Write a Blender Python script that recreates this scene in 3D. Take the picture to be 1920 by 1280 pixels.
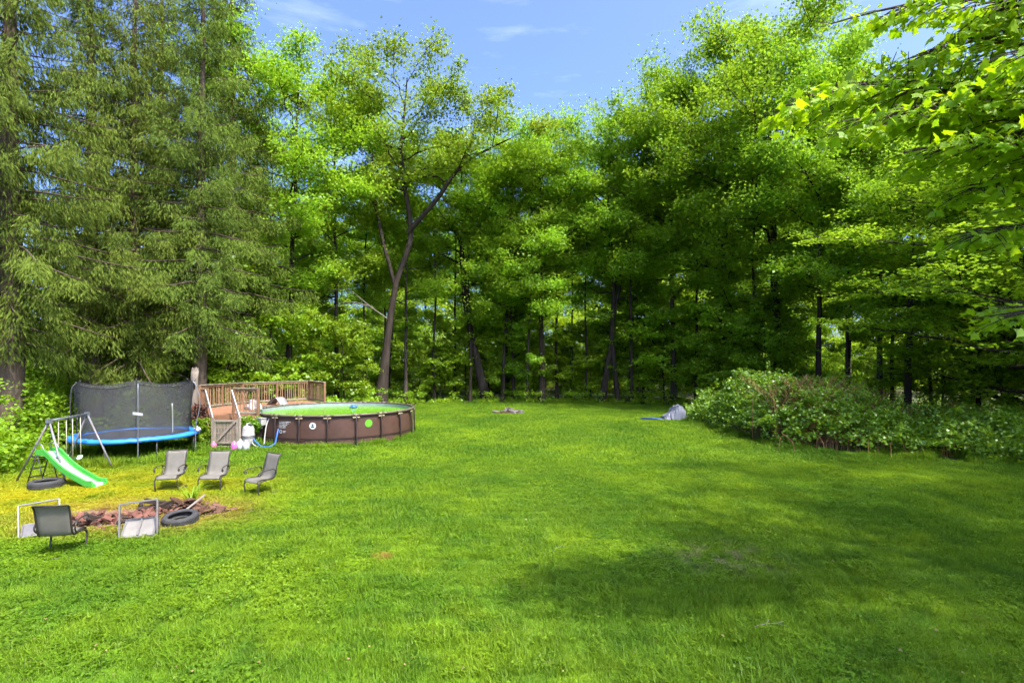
import bpy, bmesh, math, random
import numpy as np
from mathutils import Vector, Matrix, Euler

for o in list(bpy.data.objects):
    bpy.data.objects.remove(o)
SC = bpy.context.scene
COL = SC.collection
R = math.radians
PI = math.pi

# ------------------------------------------------------------------ camera
cam_d = bpy.data.cameras.new('camera')
cam_d.sensor_width = 36.0
cam_d.lens = 18.75
cam_d.shift_y = 0.0182
cam_d.clip_start = 0.1
cam_d.clip_end = 3000
cam = bpy.data.objects.new('camera', cam_d)
cam.location = (0, 0, 3.6)
cam.rotation_euler = (R(90), 0, 0)
COL.objects.link(cam)
SC.camera = cam

# ------------------------------------------------------------------ light
SUN_AZ = math.atan2(0.72, -0.69)        # measured from +Y towards +X
SUN_EL = R(57)
world = bpy.data.worlds.new('World')
SC.world = world
world.use_nodes = True
wn, wl = world.node_tree.nodes, world.node_tree.links
wn.clear()
w_out = wn.new('ShaderNodeOutputWorld')
w_bg = wn.new('ShaderNodeBackground')
w_bg.inputs['Strength'].default_value = 0.15
sky = wn.new('ShaderNodeTexSky')
sky.sky_type = 'NISHITA'
sky.sun_disc = False
sky.sun_elevation = SUN_EL
sky.sun_rotation = SUN_AZ
sky.altitude = 200
sky.air_density = 0.46
sky.dust_density = 4.7
sky.ozone_density = 10.0
# a few faint wisps of high cloud all round the sky
w_tc = wn.new('ShaderNodeTexCoord')
w_map = wn.new('ShaderNodeMapping')
w_map.inputs['Scale'].default_value = (1.0, 1.0, 5.5)
w_noise = wn.new('ShaderNodeTexNoise')
w_noise.inputs['Scale'].default_value = 2.3
w_noise.inputs['Detail'].default_value = 7
w_noise.inputs['Roughness'].default_value = 0.62
w_ramp = wn.new('ShaderNodeMapRange')
w_ramp.inputs['From Min'].default_value = 0.52
w_ramp.inputs['From Max'].default_value = 0.85
w_ramp.inputs['To Max'].default_value = 0.12
w_mix = wn.new('ShaderNodeMixRGB')
w_mix.inputs['Color2'].default_value = (8.0, 8.4, 9.0, 1)
wl.new(w_tc.outputs['Generated'], w_map.inputs['Vector'])
wl.new(w_map.outputs['Vector'], w_noise.inputs['Vector'])
wl.new(w_noise.outputs['Fac'], w_ramp.inputs['Value'])
wl.new(w_ramp.outputs['Result'], w_mix.inputs['Fac'])
wl.new(sky.outputs['Color'], w_mix.inputs['Color1'])
wl.new(w_mix.outputs['Color'], w_bg.inputs['Color'])
wl.new(w_bg.outputs['Background'], w_out.inputs['Surface'])

sun_d = bpy.data.lights.new('sun', 'SUN')
sun_d.energy = 2.0
sun_d.angle = R(1.2)
sun_d.color = (1.0, 0.955, 0.86)
sun = bpy.data.objects.new('sun', sun_d)
sdir = Vector((math.sin(SUN_AZ) * math.cos(SUN_EL), math.cos(SUN_AZ) * math.cos(SUN_EL), math.sin(SUN_EL)))
sun.rotation_euler = sdir.to_track_quat('Z', 'Y').to_euler()
sun.location = (30, 10, 40)
COL.objects.link(sun)

SC.view_settings.view_transform = 'Standard'
SC.view_settings.look = 'None'
SC.view_settings.exposure = 2.28
SC.view_settings.gamma = 1.0
SC.view_settings.use_curve_mapping = False
SC.render.engine = 'CYCLES'
SC.cycles.max_bounces = 12
SC.cycles.diffuse_bounces = 8
SC.cycles.glossy_bounces = 2
SC.cycles.transmission_bounces = 8
SC.cycles.transparent_max_bounces = 8
SC.cycles.caustics_reflective = False
SC.cycles.caustics_refractive = False
SC.cycles.sample_clamp_indirect = 4.0
SC.cycles.use_adaptive_sampling = True
SC.cycles.adaptive_threshold = 0.03
SC.cycles.adaptive_min_samples = 16
SC.cycles.use_denoising = True
try:
    SC.cycles.denoiser = 'OPENIMAGEDENOISE'
except Exception:
    pass

# ------------------------------------------------------------------ materials
def new_mat(name):
    m = bpy.data.materials.new(name)
    m.use_nodes = True
    m.node_tree.nodes.clear()
    return m, m.node_tree.nodes, m.node_tree.links

def c4(c):
    return (c[0], c[1], c[2], 1.0)

def surf(name, c1, c2=None, rough=0.6, metal=0.0, scale=6.0, stretch=(1, 1, 1), bump=0.0, bscale=None, spec=0.4, rnd=0.0):
    """painted / wooden / plastic surface: two tones over noise, fine relief and a slightly uneven gloss"""
    m, n, l = new_mat(name)
    out = n.new('ShaderNodeOutputMaterial')
    b = n.new('ShaderNodeBsdfPrincipled')
    b.inputs['Metallic'].default_value = metal
    b.inputs['Specular IOR Level'].default_value = spec
    tc = n.new('ShaderNodeTexCoord')
    mp = n.new('ShaderNodeMapping')
    mp.inputs['Scale'].default_value = stretch
    nz = n.new('ShaderNodeTexNoise')
    nz.inputs['Scale'].default_value = scale
    nz.inputs['Detail'].default_value = 6
    nz.inputs['Roughness'].default_value = 0.65
    l.new(tc.outputs['Object'], mp.inputs['Vector'])
    l.new(mp.outputs['Vector'], nz.inputs['Vector'])
    mr = n.new('ShaderNodeMapRange')
    mr.inputs['From Min'].default_value = 0.3
    mr.inputs['From Max'].default_value = 0.7
    l.new(nz.outputs['Fac'], mr.inputs['Value'])
    mx = n.new('ShaderNodeMixRGB')
    mx.inputs['Color1'].default_value = c4(c1)
    mx.inputs['Color2'].default_value = c4(c2 or [x * 0.75 for x in c1])
    l.new(mr.outputs['Result'], mx.inputs['Fac'])
    last = mx.outputs['Color']
    if rnd:
        oi = n.new('ShaderNodeObjectInfo')
        r2 = n.new('ShaderNodeMapRange')
        r2.inputs['To Min'].default_value = 1 - rnd
        r2.inputs['To Max'].default_value = 1 + rnd
        l.new(oi.outputs['Random'], r2.inputs['Value'])
        hs = n.new('ShaderNodeHueSaturation')
        l.new(r2.outputs['Result'], hs.inputs['Value'])
        l.new(last, hs.inputs['Color'])
        last = hs.outputs['Color']
    l.new(last, b.inputs['Base Color'])
    rr = n.new('ShaderNodeMapRange')
    rr.inputs['To Min'].default_value = max(0.03, rough - 0.12)
    rr.inputs['To Max'].default_value = min(1.0, rough + 0.12)
    l.new(nz.outputs['Fac'], rr.inputs['Value'])
    l.new(rr.outputs['Result'], b.inputs['Roughness'])
    if bump:
        n2 = n.new('ShaderNodeTexNoise')
        n2.inputs['Scale'].default_value = bscale or scale * 4
        n2.inputs['Detail'].default_value = 5
        l.new(mp.outputs['Vector'], n2.inputs['Vector'])
        bp = n.new('ShaderNodeBump')
        bp.inputs['Strength'].default_value = bump
        bp.inputs['Distance'].default_value = 0.02
        l.new(n2.outputs['Fac'], bp.inputs['Height'])
        l.new(bp.outputs['Normal'], b.inputs['Normal'])
    l.new(b.outputs['BSDF'], out.inputs['Surface'])
    return m

def leaf_mat(name, c1, c2, c3, trans=0.42, tcol=(1.5, 1.35, 0.45), gloss=0.06, clump=0.35, rough=0.4):
    """leaf: diffuse + light through the blade + a weak sheen; colour varies leaf by leaf and bough by bough"""
    m, n, l = new_mat(name)
    out = n.new('ShaderNodeOutputMaterial')
    geo = n.new('ShaderNodeNewGeometry')
    mx = n.new('ShaderNodeMixRGB')
    mx.inputs['Color1'].default_value = c4(c1)
    mx.inputs['Color2'].default_value = c4(c2)
    l.new(geo.outputs['Random Per Island'], mx.inputs['Fac'])
    nz = n.new('ShaderNodeTexNoise')
    nz.inputs['Scale'].default_value = clump
    nz.inputs['Detail'].default_value = 3
    l.new(geo.outputs['Position'], nz.inputs['Vector'])
    mr = n.new('ShaderNodeMapRange')
    mr.inputs['From Min'].default_value = 0.42
    mr.inputs['From Max'].default_value = 0.68
    l.new(nz.outputs['Fac'], mr.inputs['Value'])
    m2 = n.new('ShaderNodeMixRGB')
    m2.inputs['Color2'].default_value = c4(c3)
    l.new(mr.outputs['Result'], m2.inputs['Fac'])
    l.new(mx.outputs['Color'], m2.inputs['Color1'])
    oi = n.new('ShaderNodeObjectInfo')
    r2 = n.new('ShaderNodeMapRange')
    r2.inputs['To Min'].default_value = 0.85
    r2.inputs['To Max'].default_value = 1.15
    l.new(oi.outputs['Random'], r2.inputs['Value'])
    hs = n.new('ShaderNodeHueSaturation')
    l.new(r2.outputs['Result'], hs.inputs['Value'])
    wv = n.new('ShaderNodeMath'); wv.operation = 'MULTIPLY_ADD'
    wv.inputs[1].default_value = 7.31; wv.inputs[2].default_value = 0.0
    l.new(oi.outputs['Random'], wv.inputs[0])
    fr = n.new('ShaderNodeMath'); fr.operation = 'FRACT'
    l.new(wv.outputs['Value'], fr.inputs[0])
    r3 = n.new('ShaderNodeMapRange')
    r3.inputs['To Min'].default_value = 0.482
    r3.inputs['To Max'].default_value = 0.500
    l.new(fr.outputs['Value'], r3.inputs['Value'])
    l.new(r3.outputs['Result'], hs.inputs['Hue'])
    l.new(m2.outputs['Color'], hs.inputs['Color'])
    df = n.new('ShaderNodeBsdfDiffuse')
    l.new(hs.outputs['Color'], df.inputs['Color'])
    tm = n.new('ShaderNodeMixRGB')
    tm.blend_type = 'MULTIPLY'
    tm.inputs['Fac'].default_value = 1.0
    tm.inputs['Color2'].default_value = c4(tcol)
    l.new(hs.outputs['Color'], tm.inputs['Color1'])
    tr = n.new('ShaderNodeBsdfTranslucent')
    l.new(tm.outputs['Color'], tr.inputs['Color'])
    s1 = n.new('ShaderNodeMixShader')
    s1.inputs['Fac'].default_value = trans
    l.new(df.outputs['BSDF'], s1.inputs[1])
    l.new(tr.outputs['BSDF'], s1.inputs[2])
    last = s1.outputs['Shader']
    if gloss:
        gl = n.new('ShaderNodeBsdfGlossy')
        gl.inputs['Roughness'].default_value = rough
        gl.inputs['Color'].default_value = (0.9, 0.95, 1.0, 1)
        s2 = n.new('ShaderNodeMixShader')
        s2.inputs['Fac'].default_value = gloss
        l.new(last, s2.inputs[1])
        l.new(gl.outputs['BSDF'], s2.inputs[2])
        last = s2.outputs['Shader']
    l.new(last, out.inputs['Surface'])
    return m

def lawn_colour(n, l, tint=1.0):
    """lawn colour from the place on the lawn: lush / yellowish drifts, dry ground near the swing and the fire pit"""
    geo = n.new('ShaderNodeNewGeometry')
    def noise(scale, detail=4, rough=0.6):
        z = n.new('ShaderNodeTexNoise')
        z.inputs['Scale'].default_value = scale
        z.inputs['Detail'].default_value = detail
        z.inputs['Roughness'].default_value = rough
        l.new(geo.outputs['Position'], z.inputs['Vector'])
        return z.outputs['Fac']
    def rng(v, a, b, lo=0.0, hi=1.0):
        q = n.new('ShaderNodeMapRange')
        q.inputs['From Min'].default_value = a
        q.inputs['From Max'].default_value = b
        q.inputs['To Min'].default_value = lo
        q.inputs['To Max'].default_value = hi
        l.new(v, q.inputs['Value'])
        return q.outputs['Result']
    def mix(f, a, b):
        q = n.new('ShaderNodeMixRGB')
        for s, v in (('Fac', f), ('Color1', a), ('Color2', b)):
            if isinstance(v, (tuple, list)):
                q.inputs[s].default_value = c4([x * tint for x in v])
            elif isinstance(v, float):
                q.inputs[s].default_value = v
            else:
                l.new(v, q.inputs[s])
        return q.outputs['Color']
    base = mix(rng(noise(0.27, 5), 0.38, 0.62), (0.096, 0.194, 0.010), (0.195, 0.300, 0.012))
    base = mix(rng(noise(1.3, 4), 0.48, 0.68, 0, 0.75), base, (0.074, 0.162, 0.013))
    base = mix(rng(noise(0.9, 3), 0.58, 0.74, 0, 0.6), base, (0.232, 0.322, 0.014))
    base = mix(rng(noise(0.11, 3), 0.44, 0.60, 0, 0.42), base, (0.075, 0.158, 0.014))
    base = mix(rng(noise(9.0, 2), 0.64, 0.74, 0, 0.6), base, (0.23, 0.23, 0.06))
    def blob(cx, cy, r0, r1, sx=1.0, sy=1.0):
        s = n.new('ShaderNodeVectorMath')
        s.operation = 'SUBTRACT'
        s.inputs[1].default_value = (cx, cy, 0)
        l.new(geo.outputs['Position'], s.inputs[0])
        k = n.new('ShaderNodeVectorMath')
        k.operation = 'MULTIPLY'
        k.inputs[1].default_value = (1 / sx, 1 / sy, 0)
        l.new(s.outputs['Vector'], k.inputs[0])
        d = n.new('ShaderNodeVectorMath')
        d.operation = 'LENGTH'
        l.new(k.outputs['Vector'], d.inputs[0])
        return rng(d.outputs['Value'], r1, r0)
    def mul(a, b):
        q = n.new('ShaderNodeMath')
        q.operation = 'MULTIPLY'
        q.use_clamp = True
        l.new(a, q.inputs[0])
        l.new(b, q.inputs[1])
        return q.outputs['Value']
    dry = mul(blob(-11.6, 14.4, 2.0, 5.6, 1.1, 0.78), rng(noise(0.8, 5), 0.30, 0.60, 0.25, 1.0))
    base = mix(dry, base, (0.360, 0.330, 0.014))
    dry2 = mul(blob(-8.6, 12.4, 1.6, 3.4, 1.0, 0.62), rng(noise(1.6, 5), 0.32, 0.6, 0.2, 1.0))
    base = mix(dry2, base, (0.300, 0.215, 0.045))
    bare = mul(blob(3.9, 9.6, 0.2, 1.5, 1.0, 0.75), rng(noise(3.0, 5), 0.45, 0.6))
    base = mix(bare, base, (0.20, 0.21, 0.085))
    dead = mul(blob(-2.35, 9.75, 0.05, 0.22, 1.2, 0.8), rng(noise(6.0, 3), 0.3, 0.5))
    base = mix(dead, base, (0.36, 0.19, 0.06))
    return base

def grass_mat():
    m, n, l = new_mat('grass_blades')
    out = n.new('ShaderNodeOutputMaterial')
    base = lawn_colour(n, l)
    geo = n.new('ShaderNodeNewGeometry')
    mr = n.new('ShaderNodeMapRange')
    mr.inputs['To Min'].default_value = 0.82
    mr.inputs['To Max'].default_value = 1.20
    l.new(geo.outputs['Random Per Island'], mr.inputs['Value'])
    hs = n.new('ShaderNodeHueSaturation')
    l.new(mr.outputs['Result'], hs.inputs['Value'])
    l.new(base, hs.inputs['Color'])
    df = n.new('ShaderNodeBsdfDiffuse')
    tr = n.new('ShaderNodeBsdfTranslucent')
    l.new(hs.outputs['Color'], df.inputs['Color'])
    tm = n.new('ShaderNodeMixRGB')
    tm.blend_type = 'MULTIPLY'
    tm.inputs['Fac'].default_value = 1
    tm.inputs['Color2'].default_value = (1.35, 1.25, 0.6, 1)
    l.new(hs.outputs['Color'], tm.inputs['Color1'])
    l.new(tm.outputs['Color'], tr.inputs['Color'])
    s = n.new('ShaderNodeMixShader')
    s.inputs['Fac'].default_value = 0.4
    l.new(df.outputs['BSDF'], s.inputs[1])
    l.new(tr.outputs['BSDF'], s.inputs[2])
    gl = n.new('ShaderNodeBsdfGlossy')
    gl.inputs['Roughness'].default_value = 0.45
    s2 = n.new('ShaderNodeMixShader')
    s2.inputs['Fac'].default_value = 0.008
    l.new(s.outputs['Shader'], s2.inputs[1])
    l.new(gl.outputs['BSDF'], s2.inputs[2])
    l.new(s2.outputs['Shader'], out.inputs['Surface'])
    return m

def lawn_mat():
    m, n, l = new_mat('lawn_soil_and_thatch')
    out = n.new('ShaderNodeOutputMaterial')
    b = n.new('ShaderNodeBsdfPrincipled')
    b.inputs['Roughness'].default_value = 0.95
    b.inputs['Specular IOR Level'].default_value = 0.1
    l.new(lawn_colour(n, l, 0.72), b.inputs['Base Color'])
    l.new(b.outputs['BSDF'], out.inputs['Surface'])
    return m

M = {}
M['grass'] = grass_mat()
M['lawn'] = lawn_mat()
M['forest_floor'] = surf('forest_floor', (0.075, 0.055, 0.030), (0.045, 0.070, 0.020), 0.95, scale=0.8, bump=0.6, bscale=14, spec=0.1)
M['dirt'] = surf('bare_dirt', (0.20, 0.125, 0.072), (0.125, 0.080, 0.046), 0.95, scale=1.8, bump=0.7, bscale=22, spec=0.1)
M['leaf_wood'] = leaf_mat('wood_leaves', (0.175, 0.330, 0.025), (0.235, 0.395, 0.030), (0.245, 0.395, 0.028), trans=0.55, tcol=(1.25, 1.2, 0.6), gloss=0.012)
M['leaf_maple'] = leaf_mat('maple_leaves', (0.165, 0.330, 0.025), (0.220, 0.395, 0.030), (0.228, 0.400, 0.028), trans=0.55, tcol=(1.3, 1.2, 0.6), gloss=0.012)
M['leaf_oak'] = leaf_mat('oak_leaves', (0.150, 0.250, 0.020), (0.220, 0.330, 0.026), (0.250, 0.320, 0.030), trans=0.5, tcol=(1.25, 1.2, 0.6), gloss=0.025)
M['leaf_bright'] = leaf_mat('understorey_leaves', (0.120, 0.245, 0.016), (0.220, 0.370, 0.022), (0.220, 0.370, 0.020), trans=0.5, tcol=(1.4, 1.25, 0.5), gloss=0.015, clump=0.6)
M['leaf_far_lit'] = leaf_mat('far_leaves_lit', (0.160, 0.300, 0.018), (0.280, 0.440, 0.026), (0.280, 0.440, 0.024), trans=0.5, tcol=(1.3, 1.2, 0.6), gloss=0.01, clump=0.3)  # brighter copy of the understorey green: sunlight behind the trunks put into the colour
M['leaf_bramble'] = leaf_mat('bramble_leaves', (0.100, 0.245, 0.020), (0.195, 0.375, 0.034), (0.160, 0.330, 0.024), trans=0.42, gloss=0.03, clump=0.7)
M['leaf_near'] = leaf_mat('near_maple_leaves', (0.180, 0.360, 0.014), (0.290, 0.460, 0.018), (0.250, 0.420, 0.014), trans=0.55, tcol=(1.5, 1.45, 0.4), gloss=0.022, clump=1.3, rough=0.5)
M['needle'] = leaf_mat('spruce_needles', (0.052, 0.088, 0.018), (0.128, 0.176, 0.028), (0.110, 0.160, 0.024), trans=0.28, tcol=(1.4, 1.25, 0.5), gloss=0.0, clump=0.5)
M['dead_leaf'] = leaf_mat('dead_stems', (0.20, 0.105, 0.055), (0.29, 0.165, 0.085), (0.24, 0.12, 0.06), trans=0.15, tcol=(1, 1, 1), gloss=0.0)
M['litter'] = leaf_mat('dry_leaves', (0.20, 0.17, 0.06), (0.28, 0.24, 0.09), (0.22, 0.16, 0.07), trans=0.2, tcol=(1, 1, 1), gloss=0.0)
M['bark_dark'] = surf('bark_dark', (0.024, 0.017, 0.013), (0.055, 0.042, 0.032), 0.95, scale=5, stretch=(1, 1, 0.18), bump=1.0, bscale=16, spec=0.1)
M['bark_grey'] = surf('bark_grey', (0.085, 0.068, 0.050), (0.042, 0.032, 0.024), 0.95, scale=4, stretch=(1, 1, 0.25), bump=0.9, bscale=14, spec=0.1)
M['bark_spruce'] = surf('bark_spruce', (0.120, 0.088, 0.062), (0.065, 0.046, 0.033), 0.95, scale=6, stretch=(1, 1, 0.5), bump=1.0, bscale=18, spec=0.1)
M['dead_wood'] = surf('dead_wood', (0.21, 0.175, 0.135), (0.13, 0.105, 0.08), 0.9, scale=5, stretch=(1, 1, 0.3), bump=0.6, spec=0.1)
M['cedar'] = surf('railing_wood', (0.300, 0.180, 0.090), (0.200, 0.120, 0.062), 0.75, scale=5, stretch=(3, 3, 0.6), bump=0.4, rnd=0.28, spec=0.2)
M['post_wood'] = surf('post_wood', (0.250, 0.130, 0.066), (0.165, 0.088, 0.048), 0.78, scale=4, stretch=(3, 3, 0.5), bump=0.4, rnd=0.12, spec=0.2)
M['grey_wood'] = surf('weathered_wood', (0.27, 0.225, 0.17), (0.18, 0.148, 0.11), 0.85, scale=4, stretch=(3, 3, 0.6), bump=0.5, rnd=0.15, spec=0.15)
M['deck'] = surf('deck_boards', (0.255, 0.122, 0.064), (0.185, 0.090, 0.050), 0.7, scale=2.5, stretch=(1, 3, 1), bump=0.3, rnd=0.14, spec=0.25)
M['white_paint'] = surf('white_paint', (0.36, 0.33, 0.31), (0.26, 0.235, 0.215), 0.55, scale=7, bump=0.15)
M['white_plastic'] = surf('white_plastic', (0.34, 0.32, 0.29), (0.25, 0.235, 0.21), 0.45, scale=4)
M['vinyl'] = surf('brown_vinyl', (0.086, 0.044, 0.031), (0.057, 0.030, 0.021), 0.5, scale=1.6, bump=0.35, bscale=3.0, spec=0.25)
M['vinyl_dark'] = surf('pool_frame_brown', (0.036, 0.022, 0.018), (0.026, 0.017, 0.014), 0.5, scale=4, spec=0.25)
M['rail_tan'] = surf('pool_rail_tan', (0.130, 0.098, 0.072), (0.085, 0.062, 0.046), 0.45, scale=5)
M['tee'] = surf('yellowed_fittings', (0.55, 0.47, 0.25), (0.42, 0.34, 0.17), 0.5, scale=9)
M['liner'] = surf('pool_liner', (0.26, 0.30, 0.29), (0.18, 0.21, 0.20), 0.5, scale=2.5)
M['blue_hose'] = surf('blue_hose', (0.030, 0.130, 0.460), (0.02, 0.09, 0.34), 0.4, scale=9)
M['blue_pad'] = surf('blue_pad', (0.030, 0.210, 0.640), (0.020, 0.150, 0.500), 0.42, scale=3.0, bump=0.5, bscale=6)
M['tramp_mat'] = surf('jumping_mat', (0.030, 0.029, 0.029), (0.055, 0.050, 0.046), 0.6, scale=3)
M['black_metal'] = surf('black_steel', (0.022, 0.022, 0.024), (0.045, 0.040, 0.036), 0.45, scale=12, metal=0.2)
M['grey_steel'] = surf('galvanised_steel', (0.24, 0.25, 0.27), (0.15, 0.15, 0.16), 0.45, metal=0.6, scale=6)
M['rusty_steel'] = surf('swing_leg_paint', (0.23, 0.24, 0.27), (0.16, 0.105, 0.085), 0.55, metal=0.3, scale=3.2)
M['slide'] = surf('green_slide', (0.060, 0.330, 0.045), (0.045, 0.270, 0.035), 0.38, scale=3, spec=0.5)
M['slide_worn'] = surf('slide_bed_worn', (0.34, 0.46, 0.34), (0.22, 0.40, 0.22), 0.35, scale=3, stretch=(1, 0.3, 1))
M['rubber'] = surf('tyre_rubber', (0.026, 0.025, 0.025), (0.050, 0.046, 0.042), 0.85, scale=8, bump=0.3)
M['rope'] = surf('swing_rope', (0.55, 0.47, 0.30), (0.42, 0.35, 0.21), 0.9, scale=20)
M['seat_green'] = surf('swing_seat', (0.42, 0.62, 0.45), (0.30, 0.52, 0.33), 0.5, scale=6)
M['sling'] = surf('sling_fabric', (0.330, 0.300, 0.250), (0.250, 0.225, 0.185), 0.7, scale=3.5, bump=0.2, bscale=160, spec=0.35)
M['bronze'] = surf('bronze_frame', (0.060, 0.047, 0.038), (0.040, 0.032, 0.027), 0.45, metal=0.3, scale=9)
M['alu'] = surf('pale_frame', (0.175, 0.160, 0.145), (0.12, 0.108, 0.098), 0.45, metal=0.15, scale=5)
M['alu_dark'] = surf('pale_frame_underside', (0.26, 0.24, 0.23), (0.18, 0.165, 0.155), 0.6, scale=6)
M['sling_pale'] = surf('pale_sling', (0.190, 0.172, 0.150), (0.140, 0.125, 0.108), 0.7, scale=3.0, bump=0.2, bscale=120)
M['sling_dark'] = surf('dark_sling', (0.150, 0.140, 0.140), (0.105, 0.098, 0.098), 0.7, scale=3.0, bump=0.2, bscale=120)
M['brick'] = surf('red_brick', (0.165, 0.068, 0.046), (0.095, 0.046, 0.035), 0.9, scale=7, bump=0.7, rnd=0.35, spec=0.15)
M['burnt'] = surf('charred_wood', (0.060, 0.040, 0.030), (0.026, 0.021, 0.019), 0.9, scale=5, bump=0.8, rnd=0.4, spec=0.1)
M['bark_chip'] = surf('bark_slabs', (0.135, 0.068, 0.042), (0.080, 0.045, 0.030), 0.9, scale=5, bump=0.8, rnd=0.3, spec=0.1)
M['pale_board'] = surf('pale_board', (0.28, 0.235, 0.18), (0.21, 0.17, 0.13), 0.75, scale=4, stretch=(1, 4, 1))
M['stone'] = surf('field_stone', (0.15, 0.125, 0.105), (0.085, 0.072, 0.060), 0.85, scale=4, bump=0.5, rnd=0.25)
M['tarp'] = surf('grey_tarp', (0.155, 0.160, 0.195), (0.10, 0.105, 0.138), 0.45, scale=2.5, bump=0.5, bscale=9)
M['tarp_blue'] = surf('blue_tarp', (0.035, 0.075, 0.170), (0.022, 0.045, 0.110), 0.5, scale=4, bump=0.5, bscale=9)
M['bag_white'] = surf('white_plastic_bag', (0.44, 0.42, 0.43), (0.32, 0.31, 0.33), 0.5, scale=5, bump=0.5, bscale=10)
M['pink'] = surf('pink_jug', (0.78, 0.12, 0.42), (0.62, 0.08, 0.32), 0.4, scale=5)
M['jug_clear'] = surf('milky_jug', (0.46, 0.45, 0.44), (0.36, 0.35, 0.34), 0.4, scale=5)
M['lounge_grey'] = surf('lounge_grey', (0.30, 0.28, 0.27), (0.22, 0.205, 0.20), 0.65, scale=5)
M['decal_white'] = surf('white_print', (0.66, 0.66, 0.64), (0.52, 0.52, 0.50), 0.6, scale=14)
M['decal_black'] = surf('black_print', (0.02, 0.03, 0.04), (0.03, 0.05, 0.07), 0.6, scale=14)
M['decal_green'] = surf('green_badge', (0.110, 0.340, 0.020), (0.090, 0.280, 0.016), 0.5, scale=6)
M['vine_brown'] = leaf_mat('brown_vine', (0.150, 0.065, 0.042), (0.220, 0.100, 0.060), (0.130, 0.060, 0.040), trans=0.15, tcol=(1, 1, 1), gloss=0.02)

def let_light_through(m, amount):
    n, l = m.node_tree.nodes, m.node_tree.links
    b = [x for x in n if x.type == 'BSDF_PRINCIPLED'][0]
    out = [x for x in n if x.type == 'OUTPUT_MATERIAL'][0]
    tr = n.new('ShaderNodeBsdfTranslucent')
    l.new(b.inputs['Base Color'].links[0].from_socket, tr.inputs['Color'])
    s = n.new('ShaderNodeMixShader')
    s.inputs['Fac'].default_value = amount
    l.new(b.outputs['BSDF'], s.inputs[1])
    l.new(tr.outputs['BSDF'], s.inputs[2])
    l.new(s.outputs['Shader'], out.inputs['Surface'])
let_light_through(M['sling'], 0.55)

def water_mat():
    m, n, l = new_mat('algae_water')
    out = n.new('ShaderNodeOutputMaterial')
    b = n.new('ShaderNodeBsdfPrincipled')
    nz = n.new('ShaderNodeTexNoise')
    nz.inputs['Scale'].default_value = 0.8
    nz.inputs['Detail'].default_value = 5
    tc = n.new('ShaderNodeTexCoord')
    l.new(tc.outputs['Object'], nz.inputs['Vector'])
    mx = n.new('ShaderNodeMixRGB')
    mx.inputs['Color1'].default_value = (0.085, 0.225, 0.006, 1)
    mx.inputs['Color2'].default_value = (0.115, 0.260, 0.008, 1)
    l.new(nz.outputs['Fac'], mx.inputs['Fac'])
    l.new(mx.outputs['Color'], b.inputs['Base Color'])
    b.inputs['Roughness'].default_value = 0.22
    b.inputs['Specular IOR Level'].default_value = 0.10
    n2 = n.new('ShaderNodeTexNoise')
    n2.inputs['Scale'].default_value = 5
    l.new(tc.outputs['Object'], n2.inputs['Vector'])
    bp = n.new('ShaderNodeBump')
    bp.inputs['Strength'].default_value = 0.12
    bp.inputs['Distance'].default_value = 0.02
    l.new(n2.outputs['Fac'], bp.inputs['Height'])
    l.new(bp.outputs['Normal'], b.inputs['Normal'])
    l.new(b.outputs['BSDF'], out.inputs['Surface'])
    return m
M['water'] = water_mat()

def net_mat():
    m, n, l = new_mat('safety_net')
    out = n.new('ShaderNodeOutputMaterial')
    df = n.new('ShaderNodeBsdfDiffuse')
    df.inputs['Color'].default_value = (0.060, 0.058, 0.058, 1)
    tp = n.new('ShaderNodeBsdfTransparent')
    s = n.new('ShaderNodeMixShader')
    nz = n.new('ShaderNodeTexNoise')
    nz.inputs['Scale'].default_value = 1.4
    tc = n.new('ShaderNodeTexCoord')
    l.new(tc.outputs['Object'], nz.inputs['Vector'])
    mr = n.new('ShaderNodeMapRange')
    mr.inputs['From Min'].default_value = 0.3
    mr.inputs['From Max'].default_value = 0.7
    mr.inputs['To Min'].default_value = 0.54
    mr.inputs['To Max'].default_value = 0.74
    l.new(nz.outputs['Fac'], mr.inputs['Value'])
    l.new(mr.outputs['Result'], s.inputs['Fac'])
    l.new(tp.outputs['BSDF'], s.inputs[1])
    l.new(df.outputs['BSDF'], s.inputs[2])
    l.new(s.outputs['Shader'], out.inputs['Surface'])
    return m
M['net'] = net_mat()

# ------------------------------------------------------------------ mesh helpers
def mesh_quads(name, V, F, smooth=False):
    """V (n,3), F (m,4) -> mesh, fast"""
    me = bpy.data.meshes.new(name)
    V = np.ascontiguousarray(V, dtype=np.float32)
    F = np.ascontiguousarray(F, dtype=np.int32)
    me.vertices.add(len(V))
    me.vertices.foreach_set('co', V.ravel())
    me.loops.add(F.size)
    me.loops.foreach_set('vertex_index', F.ravel())
    me.polygons.add(len(F))
    me.polygons.foreach_set('loop_start', np.arange(0, F.size, F.shape[1], dtype=np.int32))
    if smooth:
        me.polygons.foreach_set('use_smooth', np.ones(len(F), dtype=bool))
    me.update(calc_edges=True)
    return me

def link(name, me, parent=None, material=None, loc=None):
    if material is not None and len(me.materials) == 0:
        me.materials.append(material)
    o = bpy.data.objects.new(name, me)
    COL.objects.link(o)
    if parent is not None:
        o.parent = parent
    if loc is not None:
        o.location = loc
    return o

def tag(o, label=None, cat=None, group=None, kind=None):
    if label: o['label'] = label
    if cat: o['category'] = cat
    if group: o['group'] = group
    if kind: o['kind'] = kind
    return o

def empty(name, loc=(0, 0, 0), rz=0.0, label=None, cat=None, group=None):
    o = bpy.data.objects.new(name, None)
    o.empty_display_size = 0.2
    COL.objects.link(o)
    o.location = loc
    o.rotation_euler = (0, 0, rz)
    return tag(o, label, cat, group)

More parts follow.
